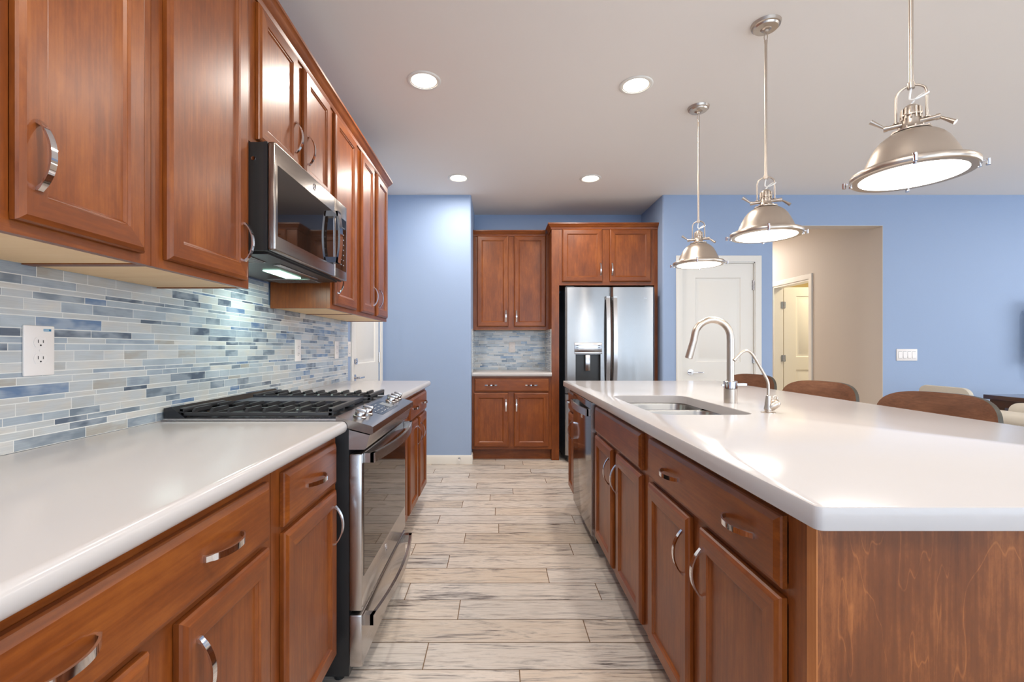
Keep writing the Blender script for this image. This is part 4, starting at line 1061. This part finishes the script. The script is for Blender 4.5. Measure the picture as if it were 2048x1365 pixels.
# ------------------------------------------------------------------ pendants
def pendant(label, loc):
    t = thing('pendant_light', label, 'pendant light', loc, 0, 'pendants over the island')   # origin at rim plane centre, ceiling above
    H = CEIL-loc[2]
    b = MB(); b.lathe([(0, H-0.032), (0.020, H-0.030), (0.024, H-0.026), (0.052, H-0.024), (0.056, H-0.016), (0.062, H-0.014), (0.066, H-0.0006), (0, H-0.0006)], n=40)
    b.lathe([(0, H-0.044), (0.010, H-0.042), (0.012, H-0.032), (0, H-0.031)], n=20); b.build('ceiling_plate', 'nickel', t, smooth=40)
    yk = 0.275
    b = MB(); b.tube([(0.007*math.cos(a), 0, H-0.064+0.018*math.sin(a)) for a in [2*PI*i/16 for i in range(16)]], 0.002, 8, closed=True)
    b.cyl((0, 0, H-0.080), (0, 0, H-0.095), 0.008, 0.0065, 16)
    b.cyl((0, 0, yk+0.008), (0, 0, H-0.094), 0.006, n=16); mid = (yk+H)/2
    b.cyl((0, 0, mid), (0, 0, mid+0.004), 0.0066, n=16); b.cyl((0, 0, yk-0.008), (0, 0, yk+0.010), 0.0095, n=16)
    b.build('rod', 'nickel', t, smooth=50)
    # yoke
    q = [(-0.036, 0, 0.166), (-0.036, 0, 0.235), (-0.034, 0, 0.254), (-0.028, 0, 0.265), (-0.012, 0, yk), (0, 0, yk), (0.012, 0, yk), (0.028, 0, 0.265), (0.034, 0, 0.254), (0.036, 0, 0.235), (0.036, 0, 0.166)]
    b = MB(); b.tube(smooth_path(q, 3), 0.0034, 10); b.build('yoke', 'nickel', t, smooth=60)
    # wing levers
    for s in (-1, 1):
        b = MB(); b.cyl((s*0.020, 0, 0.160), (s*0.060, 0, 0.160), 0.0075, n=16); b.cyl((s*0.056, 0, 0.160), (s*0.066, 0, 0.160), 0.0092, n=16)
        b.cyl((s*0.036, 0, 0.1665), (s*0.036, 0, 0.170), 0.008, n=14)
        e = Vector((s*0.098, -0.012, 0.128 if s > 0 else 0.190)); b.tube([(s*0.061, -0.002, 0.160), tuple(Vector((s*0.061, -0.002, 0.160)).lerp(e, 0.5)), tuple(e)], [0.0035, 0.0052, 0.0075], 12)
        b.build('wing_lever', 'nickel', t, smooth=50)
    # neck with ribs
    b = MB(); b.lathe([(0, 0.130), (0.050, 0.130), (0.050, 0.134), (0.036, 0.138), (0.026, 0.146), (0.0225, 0.160), (0.022, 0.178), (0.027, 0.180), (0.027, 0.184), (0.022, 0.186), (0.021, 0.206), (0.016, 0.212), (0.010, 0.216), (0, 0.217)], n=32)
    for i in range(12):
        a = 2*PI*i/12; b.cyl((0.0245*math.cos(a), 0.0245*math.sin(a), 0.170), (0.0235*math.cos(a), 0.0235*math.sin(a), 0.204), 0.0028, n=8)
    for i in range(14):
        a = 2*PI*i/14; b.cyl((0.045*math.cos(a), 0.045*math.sin(a), 0.133), (0.045*math.cos(a), 0.045*math.sin(a), 0.139), 0.0032, n=8)
    b.build('neck', 'nickel', t, smooth=45)
    # dome shade
    dome = [(0.146, 0.010), (0.136, 0.012), (0.126, 0.019), (0.120, 0.030), (0.112, 0.050), (0.102, 0.072), (0.091, 0.093), (0.080, 0.107), (0.066, 0.119), (0.048, 0.129), (0.03, 0.131), (0.03, 0.128), (0.060, 0.118), (0.086, 0.096), (0.105, 0.054), (0.120, 0.020), (0.134, 0.009), (0.146, 0.008)]
    MB().lathe(dome, n=56).build('shade', 'nickel', t, smooth=60)
    rim = [(0.147, -0.006), (0.152, -0.006), (0.155, -0.003), (0.155, 0.011), (0.152, 0.014), (0.142, 0.014), (0.142, 0.008), (0.146, 0.004), (0.147, 0.0), (0.147, -0.006)]
    rg = MB().lathe(rim, n=56).build('rim_ring', 'nickel', t, smooth=50)
    for i in range(4):
        a = 0.05+i*PI/2
        cx_, cy_ = math.cos(a), math.sin(a); b = MB()
        b.cyl((0.148*cx_, 0.148*cy_, 0.010), (0.148*cx_, 0.148*cy_, 0.019), 0.006, n=10); b.cyl((0.156*cx_, 0.156*cy_, 0.004), (0.170*cx_, 0.170*cy_, 0.004), 0.0035, n=10)
        b.cyl((0.167*cx_, 0.167*cy_, -0.010), (0.167*cx_, 0.167*cy_, 0.008), 0.0055, n=12); b.cyl((0.150*cx_, 0.150*cy_, -0.012), (0.150*cx_, 0.150*cy_, -0.006), 0.005, n=10)
        b.build('clamp', 'chrome', rg, smooth=40)
    MB().lathe([(0, -0.010), (0.07, -0.009), (0.12, -0.0075), (0.1465, -0.004), (0.1465, 0.002), (0, 0.002)], n=48).build('glass_diffuser', 'pglass', t, smooth=60)
    # white cord loop
    c_ = [(0, 0, yk-0.006), (-0.003, 0, 0.245), (-0.002, -0.004, 0.232), (0.010, -0.012, 0.226), (0.026, -0.010, 0.232), (0.040, 0.004, 0.244), (0.034, 0.014, 0.250), (0.016, 0.010, 0.240), (0.004, 0.004, 0.226), (0.0, 0.0, 0.216)]
    MB().tube(smooth_path(c_, 5), 0.0028, 8).build('cord', 'cord', t, smooth=60)
    return t
PZ = 1.705
p0 = pendant('brushed nickel dome pendant farthest from the camera, hanging in front of the white door', (1.291, 2.987, PZ))
p0.rotation_euler.z = -0.5
p1 = dup(p0, (1.280, 2.218, PZ), -0.5, 'brushed nickel dome pendant in the middle of the three over the island')
p2 = dup(p0, (1.285, 1.445, PZ), -0.72, 'largest looking brushed nickel dome pendant, nearest the camera at upper right')
for x, y in ((1.291, 2.987), (1.280, 2.218), (1.285, 1.445)):
    area('pendant_lamp', (x, y, PZ-0.02), (0, 0, 0), 0.26, 0.26, 2.6, (1.0, 0.95, 0.88), 'DISK')

# ------------------------------------------------------------------ bar stools (local: faces -x, back on +x side)
def stool(label, loc, rotz):
    t = thing('bar_stool', label, 'bar stool', loc, rotz, 'bar stools along the island')
    def back(x): return x
    nu, nv = 28, 12; hwid = 0.225; zc, hh = 0.868, 0.112
    def pt(u, v, off):
        ang = u*0.44; Rr = hwid/math.sin(0.44)
        xx = 0.205-(Rr*(1-math.cos(ang)))+0.0; yy = Rr*math.sin(ang)
        hcur = hh*(1-abs(u)**3.6)**(1/2.6) if abs(u) < 1 else 0
        zz = zc+hcur*v; tilt = 0.10*(zz-zc)
        nx, ny = math.cos(ang), math.sin(ang)
        return (xx+tilt+nx*off, yy+ny*off, zz)
    us = [math.sin(PI/2*(-1+2*i/nu)) for i in range(nu+1)]; us[0] = -0.9995; us[-1] = 0.9995
    vs_ = [-1+2*j/nv for j in range(nv+1)]
    b = MB()
    for off, m_ in ((0.0, 0), (0.016, 1)):
        V = [pt(u, v, off) for u in us for v in vs_]; F = []
        for i in range(nu):
            for j in range(nv): F.append((i*(nv+1)+j, (i+1)*(nv+1)+j, (i+1)*(nv+1)+j+1, i*(nv+1)+j+1))
        b.add(V, F, m_)
    ring_i = [(i, 0) for i in range(nu+1)]+[(nu, j) for j in range(1, nv+1)]+[(i, nv) for i in range(nu-1, -1, -1)]+[(0, j) for j in range(nv-1, 0, -1)]
    A = [pt(us[i], vs_[j], 0.0) for i, j in ring_i]; B = [pt(us[i], vs_[j], 0.016) for i, j in ring_i]; n = len(A)
    b.add(A+B, [(i, (i+1) % n, n+(i+1) % n, n+i) for i in range(n)], 1)
    b.build('backrest', ['walnut', 'walnut_back'], t, smooth=50)
    # back supports
    for s in (-1, 1):
        q = MB(); q.tube(smooth_path([(0.13, s*0.09, 0.652), (0.175, s*0.09, 0.665), (0.205, s*0.09, 0.70), (0.212, s*0.09, 0.78)], 4), 0.008, 10); q.build('back_support', 'walnut_back', t, smooth=60)
    q = MB(); rs = []
    for ins, z in ((0.02, 0.632), (0.0, 0.642), (0.0, 0.660), (0.012, 0.672), (0.04, 0.676)): rs.append(z3(rrect(-0.20, 0.17, -0.20, 0.20, 0.09, 6, ins), z))
    q.rings(rs).build('seat', 'fabric', t, smooth=50)
    for sx in (-1, 1):
        for sy in (-1, 1):
            q = MB(); q.tube([(sx*0.13-0.015, sy*0.13, 0.632), (sx*0.19-0.015, sy*0.19, 0.0)], [0.017, 0.011], 12); q.build('leg', 'walnut_back', t, smooth=60)
    q = MB(); z = 0.20; e = 0.13+0.06*(0.632-z)/0.632-0.004
    for a, b_ in (((-e, -e), (e, -e)), ((e, -e), (e, e)), ((e, e), (-e, e)), ((-e, e), (-e, -e))):
        q.cyl((a[0]-0.015, a[1], z), (b_[0]-0.015, b_[1], z), 0.007, n=10)
    q.build('footrest', 'walnut_back', t, smooth=60); return t
STL = [('walnut-backed bar stool farthest from the camera, behind the faucet', 1.82, 3.309, 0.27), ('walnut-backed bar stool in the middle, in front of the hall opening', 1.82, 2.607, 0.27), ('walnut-backed bar stool nearest the camera on the right', 1.835, 1.933, 0.21)]
s0 = None
for lab, bx, by, rz in STL:
    loc = (bx-0.205*math.cos(rz), by-0.205*math.sin(rz), 0)
    s0 = s0 or stool(lab, loc, rz)
    if s0['label'] != lab: dup(s0, loc, rz, lab)

# ------------------------------------------------------------------ living side: dining table, chair, sofa, television
t = thing('dining_table', 'dark red-brown glossy dining table at the right edge', 'table', (4.85, 3.14, 0))
MB().box(-0.58, 0.58, -0.95, 0.95, 0.722, 0.760, bev=0.004).build('tabletop', 'darkwood', t)
b = MB(); b.box(-0.55, 0.55, -0.92, -0.898, 0.66, 0.7215); b.box(-0.55, 0.55, 0.898, 0.92, 0.66, 0.7215); b.box(-0.55, -0.528, -0.898, 0.898, 0.66, 0.7215); b.box(0.528, 0.55, -0.898, 0.898, 0.66, 0.7215); b.build('apron', 'darkwood', t, smooth=0)
for sx in (-1, 1):
    for sy in (-1, 1): MB().prism([(sx*0.49-0.03, sy*0.86-0.03), (sx*0.49+0.03, sy*0.86-0.03), (sx*0.49+0.03, sy*0.86+0.03), (sx*0.49-0.03, sy*0.86+0.03)], 0, 0.66).build('leg', 'darkwood', t, smooth=0)
def dining_chair(label, loc, rotz):
    t = thing('dining_chair', label, 'chair', loc, rotz)      # faces +x, back on -x side
    b = MB(); rs = []
    for ins, x in ((0.025, -0.235), (0.004, -0.228), (0.0, -0.212), (0.004, -0.196), (0.025, -0.188)):
        rs.append([(x-0.05*(z-0.5), y, z) for y, z in rrect(-0.225, 0.225, 0.50, 0.85, 0.07, 6, ins)])
    b.rings(rs); b.build('backrest', 'fabric', t, smooth=50)
    b = MB(); b.rings([z3(rrect(-0.20, 0.24, -0.225, 0.225, 0.05, 5, i), z) for i, z in ((0.02, 0.40), (0, 0.415), (0, 0.46), (0.015, 0.478), (0.05, 0.482))]); b.build('seat', 'fabric', t, smooth=50)
    for sx, sy in ((-0.17, -0.19), (-0.17, 0.19), (0.2, -0.19), (0.2, 0.19)):
        b = MB(); b.tube([(sx, sy, 0.40), (sx*1.05, sy*1.02, 0)], [0.02, 0.013], 10); b.build('leg', 'darkwood', t, smooth=60)
    b = MB(); b.box(-0.222, -0.205, -0.12, 0.12, 0.43, 0.52); b.build('back_support', 'darkwood', t, smooth=0)
    return t
dining_chair('pale beige upholstered dining chair whose back shows above the nearest stool', (3.93, 3.85, 0), 0)
t = thing('sofa', 'beige upholstered sofa with a piped back edge at the right edge beyond the island', 'sofa', (3.20, 1.78, 0))
b = MB(); b.box(-0.44, -0.22, -1.0, 1.0, 0.10, 0.735, bev=0.03, seg=4); b.build('back', 'fabric', t, smooth=50)
b = MB(); b.tube([(-0.437, -0.97, 0.700), (-0.437, 0.97, 0.700)], 0.005, 8); b.build('piping', 'mark2', t)
b = MB(); b.box(-0.43, -0.20, -0.99, 0.995, 0.735, 0.800, bev=0.03, seg=4); b.build('top_roll', 'fabric', t, smooth=50)
b = MB(); b.box(-0.215, 0.42, -1.0, 1.0, 0.10, 0.30, bev=0.02); b.build('base', 'fabric', t, smooth=50)
for y0, y1 in ((-0.79, 0.095), (0.105, 0.99)): MB().box(-0.21, 0.42, y0, y1, 0.302, 0.45, bev=0.04, seg=4).build('seat_cushion', 'fabric', t, smooth=50)
for y0, y1 in ((-1.0, -0.80),): MB().box(-0.215, 0.42, y0, y1, 0.301, 0.60, bev=0.04, seg=4).build('arm', 'fabric', t, smooth=50)
for sx, sy in ((-0.38, -0.9), (-0.38, 0.9), (0.36, -0.9), (0.36, 0.9)): MB().cyl((sx, sy, 0), (sx, sy, 0.105), 0.02, 0.026, 14).build('leg', 'darkwood', t)
o = MB().box(3.006, 3.145, 2.30, 2.765, 0.452, 0.845, bev=0.05, seg=5).build('back_cushion', 'fabric', smooth=50)
tag(o, 'plump beige cushion standing against the sofa back', 'cushion')
t = thing('television', 'black wall-mounted television at the right edge on the blue wall', 'television', (5.90, BACK, 1.31))
MB().box(-0.14, 0.14, -0.10, -0.0005, -0.12, 0.12).build('wall_bracket', 'dark', t, smooth=0)
b = MB().box(-0.585, 0.585, -0.165, -0.101, -0.305, 0.305, bev=0.006).build('case', 'tvcase', t)
MB().box(-0.58, 0.58, -0.1668, -0.1652, -0.30, 0.30).build('screen', 'screen', t, smooth=0)
